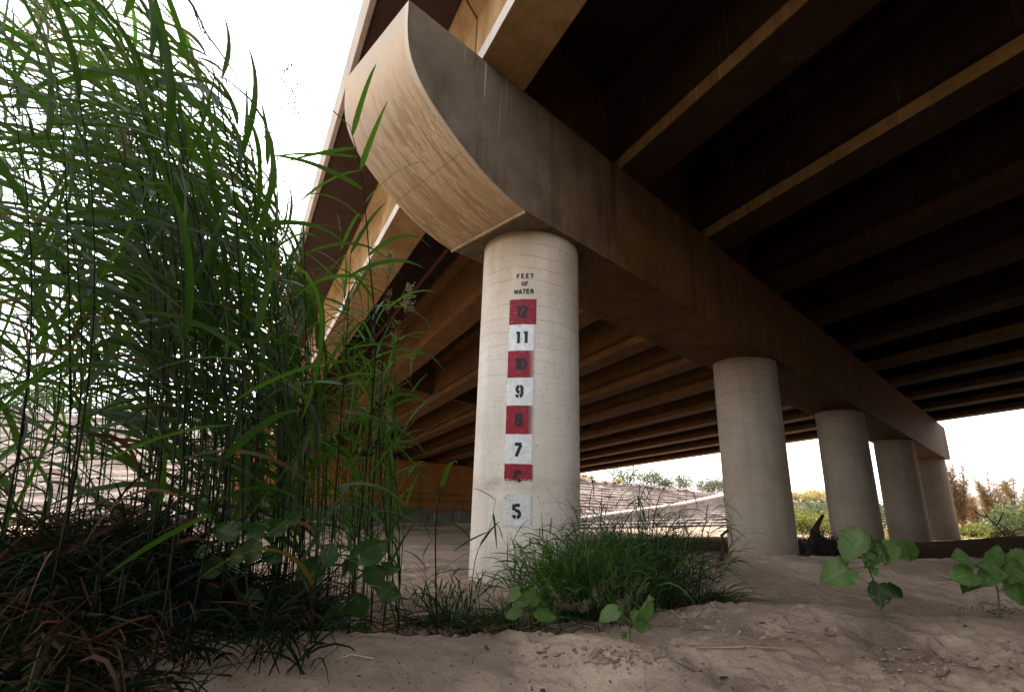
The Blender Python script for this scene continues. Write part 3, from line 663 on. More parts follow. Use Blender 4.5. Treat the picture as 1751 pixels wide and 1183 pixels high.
def stuffchild(mb, name, mat, lab):
    o = mb.build(name, mat, tk, True); tag(o, None, kind='stuff'); return o
stuffchild(thy, 'yellowed_leaves', M['yellowed'], ''); stuffchild(thb, 'bright_leaves', M['reed_bright'], ''); stuffchild(ths, 'stems', M['stem'], ''); stuffchild(thd, 'dead_leaves', M['dry'], ''); stuffchild(thp, 'seed_heads', M['seed'], '')
# --- low dense undergrowth at the foot of the thicket
HC_ = at(60, 1010, 2.05)
def heap(x, y):
    r = math.hypot((x-HC_.x-.1)/1.05, (y-HC_.y-.3)/.95); return .26*max(0, 1-r*r)**.8
und = MB()
for i in range(3600):
    px = rv.uniform(-100, 560) if rv.random() < .6 else rv.uniform(-100, 300); d = rv.uniform(1.75, 4.2); b = at(px, 950, d); b = Vector((b.x, b.y, G(b.x, b.y) + heap(b.x, b.y)))
    a = rv.uniform(0, 6.28); blade(und, b, (math.cos(a)*.7, math.sin(a)*.7, rv.uniform(.5, 1.6)), rv.uniform(.15, .5), rv.uniform(.006, .014), rv.uniform(1, 5), 5, 0, rv.uniform(-1, 1), rv.random()*.35)
tag(und.build('grass_undergrowth', M['under'], None, True), 'dark low grass at the foot of the tall thicket', kind='stuff')
# --- dead thatch in the lower left corner
dry = MB(); dk = MB()
for i in range(520):                       # long bent dead stems
    px = rv.uniform(-80, 330); d = rv.uniform(1.5, 2.7); b = at(px, 950, d); b = Vector((b.x, b.y, G(b.x, b.y) + heap(b.x, b.y) + rv.random()*.1)); a = rv.uniform(0, 6.28); dd = unit((math.cos(a), math.sin(a), rv.uniform(-.3, .9))); pts = [b]; L = rv.uniform(.15, .5); kk = rv.randint(1, 4)
    for k in range(5):
        pts.append(pts[-1] + dd*L/5)
        if k == kk: dd = unit(dd + Vector((rv.gauss(0, .5), rv.gauss(0, .5), -.9)))
    dry.cur = rv.random()**1.5; dry.tube(pts, [rv.uniform(.0015, .0035)]*6, 4, False)
for i in range(3000):
    px = rv.uniform(-120, 330)*rv.uniform(.6, 1) if rv.random() < .8 else rv.uniform(0, 560); d = rv.uniform(1.35, 2.6) if px < 260 else rv.uniform(1.9, 2.8); b = at(px, 950, d)
    b = Vector((b.x, b.y, G(b.x, b.y) + heap(b.x, b.y) + abs(rv.gauss(0, .08))))
    a = rv.uniform(0, 6.28); k = rv.random(); tgt = dry if k < .45 else dk
    blade(tgt, b, (math.cos(a), math.sin(a), rv.uniform(-.2, .9)), rv.uniform(.12, .5), rv.uniform(.003, .014), rv.uniform(.5, 5), 6, 0, rv.uniform(-2, 2), rv.random()**1.6, .1, rv.choice([None, .4, .6]))
for i in range(300):
    px = rv.uniform(540, 900); d = rv.uniform(2.2, 3.6); b = at(px, 1000, d); b = Vector((b.x, b.y, G(b.x, b.y) + rv.random()*.03)); a = rv.uniform(0, 6.28)
    blade(dry if rv.random() < .7 else dk, b, (math.cos(a), math.sin(a), rv.uniform(.0, .6)), rv.uniform(.08, .28), rv.uniform(.002, .008), rv.uniform(1, 6), 5, 0, rv.uniform(-2, 2), rv.random(), .1, rv.choice([None, .5]))
tag(dry.build('dry_grass', M['dry'], None, True), 'tangle of brown dead grass blades from the lower left corner to the gauge column', kind='stuff')
hp = MB(); cx_ = at(60, 1010, 2.05); nn_ = 46; vv = []; ff = []
M['litter'] = m_plain('dark_leaf_litter', (.006, .0045, .003), 1, .6, 30, 0, .9)
for i in range(nn_):
    for j in range(nn_):
        x = cx_.x - 1.15 + 2.9*i/(nn_-1); y = cx_.y - .75 + 2.5*j/(nn_-1); r = math.hypot((x-cx_.x-.1)/1.05, (y-cx_.y-.3)/.95)
        h = .26*max(0, 1-r*r)**.8 if r < 1 else 0
        vv.append((x, y, G(x, y) - .03*max(0, min(1, (r-.8)*5)) + h + (float(fbm(np.array(x), np.array(y), 9, 3))*.13 if r < 1 else 0) - (.06 if r >= 1 else 0)))
for i in range(nn_-1):
    for j in range(nn_-1): a = i*nn_+j; ff.append((a, a+nn_, a+nn_+1, a+1))
hp.add(vv, ff); tag(hp.build('leaf_litter', M['litter'], None, True), 'dark heap of rotted grass under the thatch', kind='stuff')
tag(dk.build('dead_leaf_thatch', M['under'], None, True), 'dark matted blades mixed in the thatch of the lower left corner', kind='stuff')
# --- single stalks that stand clear of the thicket
def stalk(label, bpx, bpy_, d, tops, leaves, bright=True, seed=None, rad_=.0045, group='single tall grass stalks beside the thicket'):
    b = at(bpx, bpy_, d); b = Vector((b.x, b.y, G(b.x, b.y)-.02)); root = empty('grass_stalk', b, label, 'grass stalk', group)
    pts = [b] + [at(x, y, dd) for x, y, dd in tops]
    # smooth
    sm = []
    for i in range(len(pts)-1):
        p0 = pts[max(i-1, 0)]; p1 = pts[i]; p2 = pts[i+1]; p3 = pts[min(i+2, len(pts)-1)]
        for k in range(5): q = k/5; sm.append(.5*((2*p1)+(-p0+p2)*q+(2*p0-5*p1+4*p2-p3)*q*q+(-p0+3*p1-3*p2+p3)*q**3))
    sm.append(pts[-1]); m = MB(); m.tube(sm, [rad_*(1-.75*k/len(sm)) for k in range(len(sm))], 6, False)
    m.build('stem', M['stem'], root, True); rg = random.Random(hash(label) % 1000 if False else len(label)*7+int(bpx))
    for (t, tx, ty, L, wd, dr) in leaves:                # leaf leaves the stem at t towards photo direction (tx, ty)
        p, dd = at_path(sm, t); m = MB(); v = CR*tx - CU*ty + CF*rg.uniform(-.35, .35)
        blade(m, p, v, L, wd, dr, 12, 0, rg.uniform(-.5, .5), rg.uniform(.2, 1), .15, kink=None)
        m.build('leaf', M['reed_bright'] if bright else M['reed'], root, True)
    if seed:
        m = MB(); panicle(m, sm[-1], unit(sm[-1]-sm[-3]), seed, rg, 18, .014); tag(m.build('seed_head', M['seed'], root), kind=None)
    return root
stalk('tall stalk with broad blades crossing in front of the tan cap end', 600, 1040, 2.6, [(640, 640, 2.45), (632, 450, 2.35), (618, 300, 2.3), (598, 215, 2.3)],
      [(.99, -.75, -.65, .26, .012, .3), (.93, .35, -1, .34, .024, 2.6), (.86, -.9, .0, .38, .018, .5), (.82, -1, -.15, .42, .016, .6), (.77, .35, -1, .34, .032, .8), (.7, -.8, -.5, .42, .026, 1.2), (.66, .7, -.8, .36, .02, 2.2), (.6, -.6, -.7, .4, .03, 2.5), (.52, .7, -.5, .42, .026, 2.8), (.45, -.8, -.3, .4, .026, 2.5), (.38, .8, -.1, .35, .022, 3)])
stalk('thin stalk with an open seed head against the white sky', 520, 1040, 2.9, [(522, 700, 2.8), (520, 430, 2.75), (508, 250, 2.7)],
      [(.8, .7, -.7, .4, .016, 1.8), (.66, .8, -.4, .5, .02, 2), (.58, -.8, -.4, .45, .024, 2), (.48, .7, -.6, .45, .024, 2.4), (.4, -.7, -.5, .4, .022, 2)], True, .42, .0042)
stalk('stalk bending over left of the gauge column with drooping bright blades', 690, 1010, 2.9, [(650, 800, 2.85), (655, 600, 2.8), (662, 480, 2.8)],
      [(.99, .3, -1, .22, .014, 2), (.9, -.8, -.5, .3, .02, 2), (.82, .7, -.8, .34, .022, 3), (.74, -.6, -.7, .36, .024, 3), (.66, .9, -.3, .4, .026, 3), (.58, -.9, -.3, .34, .024, 3), (.5, .8, -.6, .42, .026, 3.5), (.42, -.7, -.5, .3, .024, 3), (.3, .7, -.6, .3, .02, 2.5)], True, .16)
stalk('stalk with pale seed spikes in front of the dark girders', 640, 1020, 3.1, [(640, 800, 3.0), (668, 640, 3.0), (690, 540, 3.0)],
      [(.85, .9, -.1, .22, .014, 2.5), (.72, .8, -.5, .34, .02, 3), (.6, -.8, -.5, .3, .02, 3), (.5, .7, -.6, .34, .022, 2.5), (.35, .6, -.7, .3, .02, 3)], True, .2)
stalk('short stalk with one folded broad blade beside the gauge column', 752, 1030, 2.5, [(745, 900, 2.5), (757, 830, 2.5)],
      [(.95, .25, -1, .24, .034, 5.5), (.7, -.5, -.9, .42, .022, .9), (.55, .75, .1, .2, .034, 3), (.45, -.7, -.6, .34, .03, 1.6), (.3, .9, -.6, .3, .012, 1.)])
stalk('slender stalk with twisted narrow blades over the base of the gauge column', 800, 1040, 2.6, [(812, 960, 2.6), (838, 900, 2.6), (848, 850, 2.6)],
      [(.95, -.7, -.5, .14, .010, 3), (.8, .1, 1, .2, .012, 1), (.6, -.8, .4, .22, .014, 1), (.45, .5, -.9, .2, .012, 1.5), (.3, -.9, .1, .26, .014, 1)], False, None, .0025)
stalk('stalk with long blades arching right at the edge of the thicket', 560, 1050, 2.4, [(575, 820, 2.35), (590, 620, 2.3), (600, 430, 2.3)],
      [(.99, .4, -1, .3, .018, 2.2), (.9, .8, -.6, .36, .022, 2.6), (.8, -.8, -.6, .4, .024, 2), (.7, .9, -.3, .44, .026, 2.2), (.6, -.9, -.2, .42, .028, 2), (.52, .9, .1, .46, .026, 1.6), (.42, -.7, .5, .5, .034, .6), (.32, .9, -.2, .4, .026, 2.4)], False)
stalk('foreground stalk of very broad pale blades slanting through the thicket', 330, 1040, 1.7, [(370, 850, 1.7), (400, 700, 1.72), (440, 560, 1.75)],
      [(.98, .3, -1, .3, .026, 1.5), (.85, -.8, -.7, .4, .03, 1.5), (.7, .9, -.6, .46, .03, 1.2), (.6, -1, .1, .5, .034, .8), (.45, .8, -.8, .4, .028, 1.4), (.3, -.9, .4, .4, .026, .6)], False)
stalk('leftmost tall stalk with wide blades crossing the upper left sky', 120, 1040, 1.9, [(120, 700, 1.9), (112, 300, 1.85), (95, 120, 1.85)],
      [(.99, -.2, -1, .4, .022, 1), (.93, 1, -.5, .55, .03, 1.2), (.86, -1, -.2, .5, .026, .8), (.8, .9, .1, .5, .028, .6), (.7, -1, .0, .5, .03, .6), (.6, 1, -.1, .5, .026, 1), (.5, -.9, -.2, .5, .03, 1)], False, .35)
stalk('tall stalk leaning left with its tip cut by the top of the photo', 420, 1040, 2.3, [(415, 700, 2.25), (400, 330, 2.2), (350, 60, 2.2), (310, -20, 2.2)],
      [(.97, .6, 1, .3, .02, .5), (.9, .5, 1, .34, .024, .4), (.82, -.6, -.8, .45, .024, 1.4), (.76, .7, .9, .46, .028, .5), (.7, -.9, -.6, .5, .026, 1), (.62, .9, .4, .44, .03, .8), (.55, -.9, -.1, .5, .028, 1), (.45, .8, -.4, .5, .026, 2)], False)
# --- grass clumps by the column
def clump(name, label, cpx, cpy, d, n, spread, Lr, wr, lean=(0, 0), mat='grass', seeds=0, dead=0, grp=None, rise=(1.2, 3.5), zoff=0):
    b = at(cpx, cpy, d); gz0 = G(b.x, b.y); root = empty(name, (b.x, b.y, gz0), label, 'grass clump', grp); m = MB(); md = MB(); ms = MB(); r = random.Random(int(cpx))
    for i in range(n):
        a = r.uniform(0, 6.283); q = abs(r.gauss(0, .5))*spread; p = Vector((b.x, b.y, 0)) + Vector((math.cos(a)*q, math.sin(a)*q, 0)) ; p.z = G(p.x, p.y)
        out = Vector((math.cos(a), math.sin(a), 0))*r.uniform(.2, 1.1) + CR*lean[0] + Vector((r.gauss(0, .35), r.gauss(0, .35), r.uniform(*rise)))
        L = r.uniform(*Lr)*(.45 + .55*r.random()**.6)*(1.12 if r.random() < .1 else 1)
        if i % 3 == 0:    # a culm with side blades
            pts = [p]; dd = unit(out)
            for k in range(6): pts.append(pts[-1] + dd*L/6); dd = unit(dd + Vector((0, 0, -1))*.16 + out*.02)
            m.cur = r.random(); m.tube(pts, [.0022*(1-.6*k/6) for k in range(7)], 3, False)
            for k in range(5):
                q_, d_ = at_path(pts, .35+.63*k/5); az = r.uniform(0, 6.28)
                blade(m, q_, unit(d_*1.1+Vector((math.cos(az), math.sin(az), .2))*.8), L*r.uniform(.25, .45), r.uniform(*wr), r.uniform(2, 6), 6, 0, r.uniform(-.6, .6), r.random())
            if seeds and r.random() < seeds: panicle(ms, pts[-1], unit(pts[-1]-pts[-2]), .16, r, 6, .008)
        else: blade(m, p, out, L, r.uniform(*wr), r.uniform(1., 3.4)/max(.5, L)*.7, 8, 0, r.uniform(-.5, .5), r.random())
    for i in range(dead):
        a = r.uniform(0, 6.283); q = abs(r.gauss(0, .6))*spread; p = Vector((b.x+math.cos(a)*q, b.y+math.sin(a)*q, 0)); p.z = G(p.x, p.y)
        blade(md, p, (math.cos(a), math.sin(a), r.uniform(.0, .9)), r.uniform(.15, .4), r.uniform(.003, .008), r.uniform(1, 6), 5, 0, r.uniform(-2, 2), r.random())
    tag(m.build('blades', M[mat], root, True), kind='stuff')
    if dead: tag(md.build('dead_blades', M['dry'], root, True), kind='stuff')
    if seeds: tag(ms.build('seed_heads', M['seed'], root), kind='stuff')
    return root
clump('grass_clump', 'bushy bright green grass clump with pale seed heads at the foot of the gauge column', 1000, 1016, 3.35, 700, .44, (.36, .74), (.006, .013), (-.22, 0), 'reed_bright', .0, 60)
clump('grass_clump', 'dark arching grass clump right of the bright clump, its blades against the far bank', 1105, 1008, 3.7, 470, .38, (.5, 1.0), (.004, .009), (.06, 0), 'grass', .0, 60, rise=(1.4, 3.4))
clump('grass_clump', 'low dark wiry grass clump at the right end of the green clumps', 1195, 1035, 3.5, 220, .2, (.16, .38), (.003, .006), (.5, 0), 'reed', 0, 120, rise=(.2, 1.2))
clump('grass_clump', 'sprawling ragged grass clump left of the gauge column base', 770, 1050, 2.9, 130, .3, (.2, .5), (.006, .012), (.3, 0), 'grass', 0, 80, rise=(.2, 1.4))
clump('grass_clump', 'small ragged grass clump in front of the gauge column base', 880, 1060, 2.75, 110, .25, (.15, .38), (.006, .012), (.1, 0), 'grass', 0, 50, rise=(.1, 1.2))
# seed sprays of the bright clump
sdr = empty('seed_grass', at(1010, 1050, 3.0), 'spray of tiny yellowish seed heads at the front of the green clump', 'grass'); m = MB(); ms = MB(); sdr.location.z = G(sdr.location.x, sdr.location.y)
for i in range(70):
    b = at(rv.uniform(935, 1085), 1000, rv.uniform(2.95, 3.2)); b = Vector((b.x, b.y, G(b.x, b.y))); tip = b + Vector((rv.gauss(0, .06), rv.gauss(0, .06), rv.uniform(.05, .2)))
    m.tube([b, b.lerp(tip, .5)+Vector((0, 0, .01)), tip], [.0012, .001, .0007], 3, False); panicle(ms, tip, (rv.gauss(0, .5), rv.gauss(0, .5), .5), rv.uniform(.08, .14), rv, 6, .0065)
tag(m.build('stems', M['grass'], sdr), kind='stuff'); tag(ms.build('seed_heads', M['seed'], sdr), kind='stuff')
# --- broad-leaved weeds
def broad(name, label, bpx, bpy_, d, stem, leaves, mat='broad', cat='weed', group=None, srad=.005, lsz=.9):
    b = at(bpx, bpy_, d); z = G(b.x, b.y); root = empty(name, (b.x, b.y, z), label, cat, group)
    b = Vector((b.x, b.y, z-.01)); sp = [b] + [at(x, y, d) for x, y in stem]; m = MB(); m.tube(sp, [srad*(1-.5*k/len(sp)) for k in range(len(sp))], 6); m.build('stem', M['wstem'], root, True)
    r = random.Random(int(bpx)+3)
    for (px, py, size, ang, tilt, *mm) in leaves:         # centre px, size in px (length), screen angle of the tip, foreshortening
        L = size*lsz/F_*d; c = at(px, py, d + r.uniform(-.04, .04)); ca, sa = math.cos(rad(ang)), math.sin(rad(ang))
        ax = (CR*ca + CU*sa + CF*r.uniform(-.3, .3)).normalized(); vw = (CP-c).normalized(); sd_ = ax.cross(vw).normalized(); nrm = sd_.cross(ax).normalized()
        sd_ = Matrix.Rotation(rad(tilt), 3, ax) @ sd_; nrm = Matrix.Rotation(rad(tilt), 3, ax) @ nrm
        nl, nw = 18, 6; vv = []; ff = []; tt_ = []; L *= .93; ph = r.uniform(0, 6); curl = r.uniform(.06, .3)
        for i in range(nl+1):
            t = i/nl; hw = .46*L*(math.sin(math.pi*min(1, (t*.94+.06))**.72))**.8*(1+.06*math.sin(i*2.3+ph)+.03*math.sin(i*4.1)) if t < 1 else .01*L
            back = -.13*L*max(0, 1-t*5)
            for j in range(-nw, nw+1):
                s_ = j/nw; lob = back*abs(s_)**1.2
                cup = curl*L*abs(s_)**1.4 - .28*L*(t-.35)**2 + .03*L*math.sin(t*13+ph+s_*2)*abs(s_); tt_.append(1.0 if j == 0 else (.75 if (i + abs(j)) % 4 == 0 else .3 + .15*math.sin(i*2.1+j)))
                vv.append(c + ax*((t-.5)*L + lob) + sd_*(s_*hw) + nrm*cup)
        W2 = 2*nw+1
        for i in range(nl):
            for j in range(2*nw): a = i*W2+j; ff.append((a, a+1, a+W2+1, a+W2))
        m = MB(); m.add(vv, ff); m.t = [min(1, max(0, q*.8 + r.random()*.1)) for q in tt_]; lf = m.build('leaf', M[mm[0] if mm else mat], root, True)
        att = c - ax*L*.45; near = min(sp[1:] if len(sp) > 2 else sp, key=lambda q_: (q_-att).length); m = MB()
        m.tube([near, near.lerp(att, .5)-CU*.006, att], [.0026, .0022, .0018], 5); m.build('petiole', M['petiole'], lf, True)
    return root
broad('cocklebur', 'broad-leaved weed standing on the sand in front of the far columns', 1507, 1030, 2.75, [(1500, 1005), (1490, 983), (1484, 968)],
      [(1428, 982, 66, 205, 10), (1462, 938, 70, 238, 35), (1476, 925, 40, 60, 40), (1490, 958, 42, 215, 20), (1504, 938, 48, 100, -25), (1522, 940, 50, 20, 15), (1548, 942, 54, 300, 10), (1505, 1018, 46, 268, 8, 'broad_dark'), (1530, 1008, 36, 312, 30, 'broad_dark'), (1486, 962, 18, 80, 20), (1497, 975, 16, 30, 20)])
broad('cocklebur', 'broad-leaved weed cut by the right edge, dry twigs at its foot', 1705, 1030, 2.7, [(1706, 1010), (1700, 985), (1712, 965)],
      [(1645, 985, 52, 190, 20), (1643, 955, 46, 165, 40), (1690, 968, 54, 170, 10), (1722, 975, 60, 270, 10), (1690, 990, 40, 235, 10), (1658, 1006, 36, 205, 40, 'broad_dark'), (1748, 958, 60, 20, 20), (1742, 1015, 44, 285, 15), (1700, 946, 40, 70, 40), (1760, 990, 50, 350, 10), (1730, 1000, 20, 250, 20, 'yellow')])
broad('seedling', 'small four-leaved seedling on the sand in front of the dark clump', 1078, 1092, 2.35, [(1077, 1075), (1075, 1062)],
      [(1040, 1052, 44, 205, 40), (1062, 1053, 28, 260, 50), (1098, 1038, 58, 40, 62), (1101, 1069, 30, 350, 15), (1084, 1048, 22, 80, 30), (1068, 1086, 14, 250, 20)], 'broad', 'weed', None, .0025)
broad('cocklebur', 'small pale-leaved weed among the ragged grass before the gauge column', 905, 1075, 2.5, [(904, 1050), (900, 1025)],
      [(877, 1018, 34, 215, 40), (905, 1012, 38, 35, 55), (893, 1030, 26, 200, 30), (935, 1050, 44, 340, 50), (878, 1052, 36, 200, 40), (915, 1025, 24, 40, 30)], 'broad', 'weed', None, .003)
broad('cocklebur', 'dark broad-leaved weed with big heart-shaped leaves at the right foot of the thicket', 575, 1095, 2.15, [(578, 1040), (585, 985), (590, 955)],
      [(530, 985, 74, 222, 15), (558, 957, 60, 215, 35), (640, 935, 74, 25, 30), (598, 960, 46, 80, 35), (640, 988, 62, 268, 25), (668, 1012, 54, 330, 30), (578, 1058, 62, 248, 25), (614, 1035, 60, 278, 15), (622, 1075, 42, 345, 40), (668, 970, 44, 345, 40), (540, 1010, 40, 230, 50)], 'broad_dark', 'weed', None, .004, .8)
broad('cocklebur', 'nearly black broad-leaved weed inside the foot of the thicket', 425, 1090, 2.0, [(428, 1040), (420, 980), (430, 930)],
      [(362, 975, 56, 200, 20), (385, 910, 62, 160, 20), (440, 900, 66, 20, 30), (480, 895, 60, 15, 25), (432, 945, 58, 250, 20), (372, 1010, 60, 235, 30), (405, 955, 50, 200, 30), (470, 950, 50, 320, 20), (505, 880, 44, 30, 30), (437, 1020, 46, 330, 20), (402, 1075, 44, 255, 30, 'yellow'), (345, 945, 40, 190, 30)], 'broad_dark', 'weed', None, .004, .72)
# --- sticks, debris
def stick(name, label, pts, r0, mat='stick', cat='stick', branches=0):
    q = [at(x, y, d) for x, y, d in pts]; m = MB(); rs = [r0*(1-.6*k/len(q)) for k in range(len(q))]
    for k, p in enumerate(q):
        g = G(p.x, p.y)
        if p.z < g + rs[k]: p.z = g + rs[k]
    m.tube(q, rs, 7); root = m.build(name, M[mat], None, True); tag(root, label, cat)
    return root
def onground(px, py, d0=1.2, d1=60):
    lo = d0; d = d0
    while d < d1:
        p = at(px, py, d)
        if p.z < G(p.x, p.y): return d
        d *= 1.01
    return d1
def gstick(label, pp, r0, mat='stick'):
    pts = []; d = onground(*pp[0])
    for x, y in pp: dd = onground(x, y); pts.append((x, y, dd-.01))
    return stick('stick', label, pts, r0, mat)
gstick('forked pale dry stick on the sand below the dark clump', [(1090, 1048), (1120, 1044), (1150, 1048), (1165, 1056), (1185, 1062)], .006)
gstick('thin pale straw lying left of the weed on the sand', [(1400, 1003), (1424, 1018), (1452, 1018), (1488, 1024)], .0035)
gstick('fine brown twig on the cracked sand in the right foreground', [(1190, 1112), (1230, 1108), (1280, 1106), (1340, 1112)], .004)
gstick('short dark twig in the left foreground sand', [(572, 1130), (600, 1124), (640, 1128)], .004)
stick('driftwood', 'curved rusty brown branch standing up left of the second column', [(1232, 962, 7.6), (1238, 935, 7.6), (1234, 915, 7.6), (1246, 905, 7.6)], .035, 'bark', 'driftwood')
rt = empty('driftwood_stump', at(1395, 950, 10.5), 'black broken stump tangled with roots between the second and third columns', 'driftwood'); rt.location.z = G(rt.location.x, rt.location.y)
m = MB(); rq = random.Random(9)
b0 = Vector(rt.location)
m.tube([b0+Vector((-.1, 0, -.1)), b0+Vector((-.03, 0, .22)), b0+Vector((.02, -.05, .42)), b0+CR*.1+Vector((0, 0, .56))], [.2, .15, .10, .045], 9); m.build('trunk', M['bark'], rt, True)
m = MB(); m.tube([b0+Vector((.03, 0, .42)), b0+CR*.12+Vector((0, 0, .6)), b0+CR*.27+Vector((0, 0, .8))], [.07, .05, .03], 7); m.build('broken_limb', M['bark'], rt, True)
m = MB()
for i in range(330):
    e0 = rq.uniform(-.15, 1.0); p = b0 + CR*e0 + CF*rq.uniform(-.5, .5); p.z = G(p.x, p.y) + rq.random()*.1; h = rq.uniform(.05, .4)*max(.25, 1.15-abs(e0)*.95)
    q = p + CR*rq.gauss(0, .14) + Vector((0, 0, h)); e = q + CR*rq.gauss(.04, .16) + CF*rq.gauss(0, .1) + Vector((0, 0, rq.uniform(-.22, .1)))
    m.tube([p, q, e], [.014, .009, .003], 4)
tag(m.build('tangled_roots', M['bark'], rt), kind='stuff')
ds = MB()
for i in range(480):                       # scattered dark chips of bark and mud curls
    px = rv.uniform(330, 1800); py = 1000 + 190*rv.random()**.8
    dd = onground(px, py, 1.2, 9)
    if dd > 8.5: continue
    p = at(px, py, dd); p.z = G(p.x, p.y) + .002; a = rv.uniform(0, 3.14); L = rv.uniform(.0015, .006)*(4 if rv.random() < .03 else 1)
    ax = Vector((math.cos(a), math.sin(a), rv.uniform(-.1, .25))); sd_ = Vector((-math.sin(a), math.cos(a), 0))*L*rv.uniform(.15, .5); hgt = Vector((0, 0, L*rv.uniform(.1, .4)))
    ds.add([p-ax*L-sd_, p-ax*L+sd_, p+ax*L+sd_, p+ax*L-sd_, p-ax*L*.7+hgt, p+ax*L*.8+hgt], [(0, 3, 5, 4), (1, 4, 5, 2), (0, 4, 1), (3, 2, 5)], rv.random())
tag(ds.build('ground_debris', M['bark']), 'scattered dark chips and twigs over the sand', kind='stuff')
def crust(label, px, py, rx_, ry_, n, seed):
    r = random.Random(seed); m = MB(); d0 = onground(px, py, 1.2, 12)
    for i in range(n):
        x = px + r.gauss(0, rx_*.5); y = py + r.gauss(0, ry_*.5); d = onground(x, y, 1.2, 12)
        if abs(d-d0) > 1.2: continue
        p = at(x, y, d); p.z = G(p.x, p.y) - .002; R0 = r.uniform(.005, .016)*(2 if r.random() < .15 else 1); k = r.randint(5, 8); a0 = r.random()*6; th_ = r.uniform(.003, .007); tx, ty = r.gauss(.0, .16), r.gauss(.0, .16); st = r.uniform(.4, 1); bo = []; tp = []
        for q in range(k):
            a = a0 + q*6.283/k; rr2 = R0*r.uniform(.65, 1.2); X_, Y_ = math.cos(a)*rr2, math.sin(a)*rr2*st; Z_ = X_*tx + Y_*ty + abs(R0*.1) + .12*rr2*r.random()
            bo.append(p+Vector((X_, Y_, Z_))); tp.append(p+Vector((X_*.96, Y_*.96, Z_+th_)))
        m.add(bo+tp+[p+Vector((0, 0, R0*.1+th_*.7))], [(q, (q+1)%k, k+(q+1)%k, k+q) for q in range(k)]+[(k+q, k+(q+1)%k, 2*k) for q in range(k)]+[tuple(reversed(range(k)))])
    tag(m.build('mud_crust', M['mud']), label, kind='stuff')
M['mud'] = m_plain('dried_mud', (.21, .152, .11), .95, .45, 9, 0, .9)
crust('broken flakes of dried mud crust in the centre foreground', 1060, 1128, 130, 22, 90, 1)
crust('broken flakes of dried mud crust in the right foreground', 1590, 1140, 200, 26, 90, 2)
crust('crumbled mud along the low sand ledge in the middle foreground', 1290, 1075, 240, 30, 90, 3)
crust('scattered mud crumbs on the sand below the gauge column', 640, 1030, 160, 20, 90, 4)
tw = MB()
for i in range(60):
    px = rv.gauss(1705, 35) if i < 30 else rv.uniform(1150, 1750); py = rv.gauss(1042, 9) if i < 30 else rv.uniform(985, 1150); d = onground(px, py, 1.2, 12); p = at(px, py, d); a = rv.uniform(0, 6.28); L = rv.uniform(.03, .12); pts = []
    for k in range(4): x = p.x+math.cos(a+k*rv.uniform(-.2, .2))*L*k/3; y = p.y+math.sin(a+k*rv.uniform(-.2, .2))*L*k/3; pts.append(Vector((x, y, G(x, y)+.002+rv.random()*(.05 if i < 30 else .004))))
    tw.tube(pts, [.0018, .0016, .0013, .0008], 4)
tag(tw.build('fine_twigs', M['bark']), 'fine dark dead twigs scattered on the sand at the right', kind='stuff')
# --- shrubs
def shrub(name, label, cat, c, rx, h, nleaf, ls, mat, group=None, stems=7, seed=1, up=0.3, low=.12):
    c = Vector(c); root = empty(name, c, label, cat, group); r = random.Random(seed); m = MB(); cl = []
    for k in range(16): a = r.uniform(0, 6.28); q = math.sqrt(r.random())*rx*.85; cl.append((Vector((math.cos(a)*q, math.sin(a)*q, h*r.uniform(.25, .85)*(1-.35*q/rx))), r.uniform(.22, .42)*min(rx, h)))
    for i in range(nleaf):
        cc, cr = r.choice(cl); p = c + cc + Vector((r.gauss(0, 1), r.gauss(0, 1), r.gauss(0, .9)))*cr*.55
        if p.z < c.z: p.z = c.z + r.random()*h*low
        d = unit((r.gauss(0, 1), r.gauss(0, 1), r.gauss(up, .8))); s = d.cross(unit((r.gauss(0, 1), r.gauss(0, 1), r.gauss(0, 1)))).normalized()*ls*r.uniform(.18, .34); L = ls*r.uniform(.6, 1.3)
        m.add([p, p+d*L*.5+s, p+d*L, p+d*L*.5-s], [(0, 1, 2, 3)], r.random())
    m.build('foliage', M[mat], root); m = MB()
    for k in range(stems):
        cc, cr = r.choice(cl); m.tube([c-Vector((0,0,.1)), c+cc*.5+Vector((r.gauss(0, .1), 0, 0)), c+cc], [.03*h, .018*h, .006*h], 5)
    m.build('stems', M['trunk'], root); return root
def bsurf(s, extra=0): return (ztop(s)-bank_base(s)-.62)*SL + extra
def brow(s, e, dz=0.05): return bankpt(s, bsurf(s, e), ztop(s)+dz)
shrub('bush', 'dark green bush on the far bank crest just right of the gauge column', 'bush', brow(12.2, 1.2), 1.1, 1.6, 1500, .16, 'shrub', 'bushes on the far bank crest', seed=2)
for i, (s, e, rx, h, lab) in enumerate([(27.5, 2.5, 2.5, 3.0, 'pale green bush at the left end of the row on the bank crest'), (31.5, 3, 2.3, 2.5, 'green bush second from the left in the row on the bank crest'), (35.5, 3, 2.7, 2.5, 'wide low green bush in the middle of the row on the bank crest'), (39.8, 2.6, 2.4, 2.3, 'green bush second from the right in the row on the bank crest'), (43.5, 3, 2.4, 2.2, 'green bush at the right end of the row, next to the second column')]):
    shrub('bush', lab, 'bush', brow(s, e), rx, h, 3200, .17, 'shrub', 'bushes on the far bank crest', seed=30+i)
for i, (s, e, rx, h, lab) in enumerate([(19.5, 1.2, .9, .75, 'dry yellow tuft on the rocky crest of the far bank, left one'), (21.5, 1.5, .8, .65, 'dry yellow tuft on the rocky crest of the far bank, middle one'), (25, 1, .6, .5, 'dry yellow tuft on the rocky crest of the far bank, right one')]):
    shrub('dry_bush', lab, 'bush', brow(s, e), rx, h, 700, .2, 'shrub_dry', 'dry tufts on the far bank crest', seed=50+i, up=1.2)
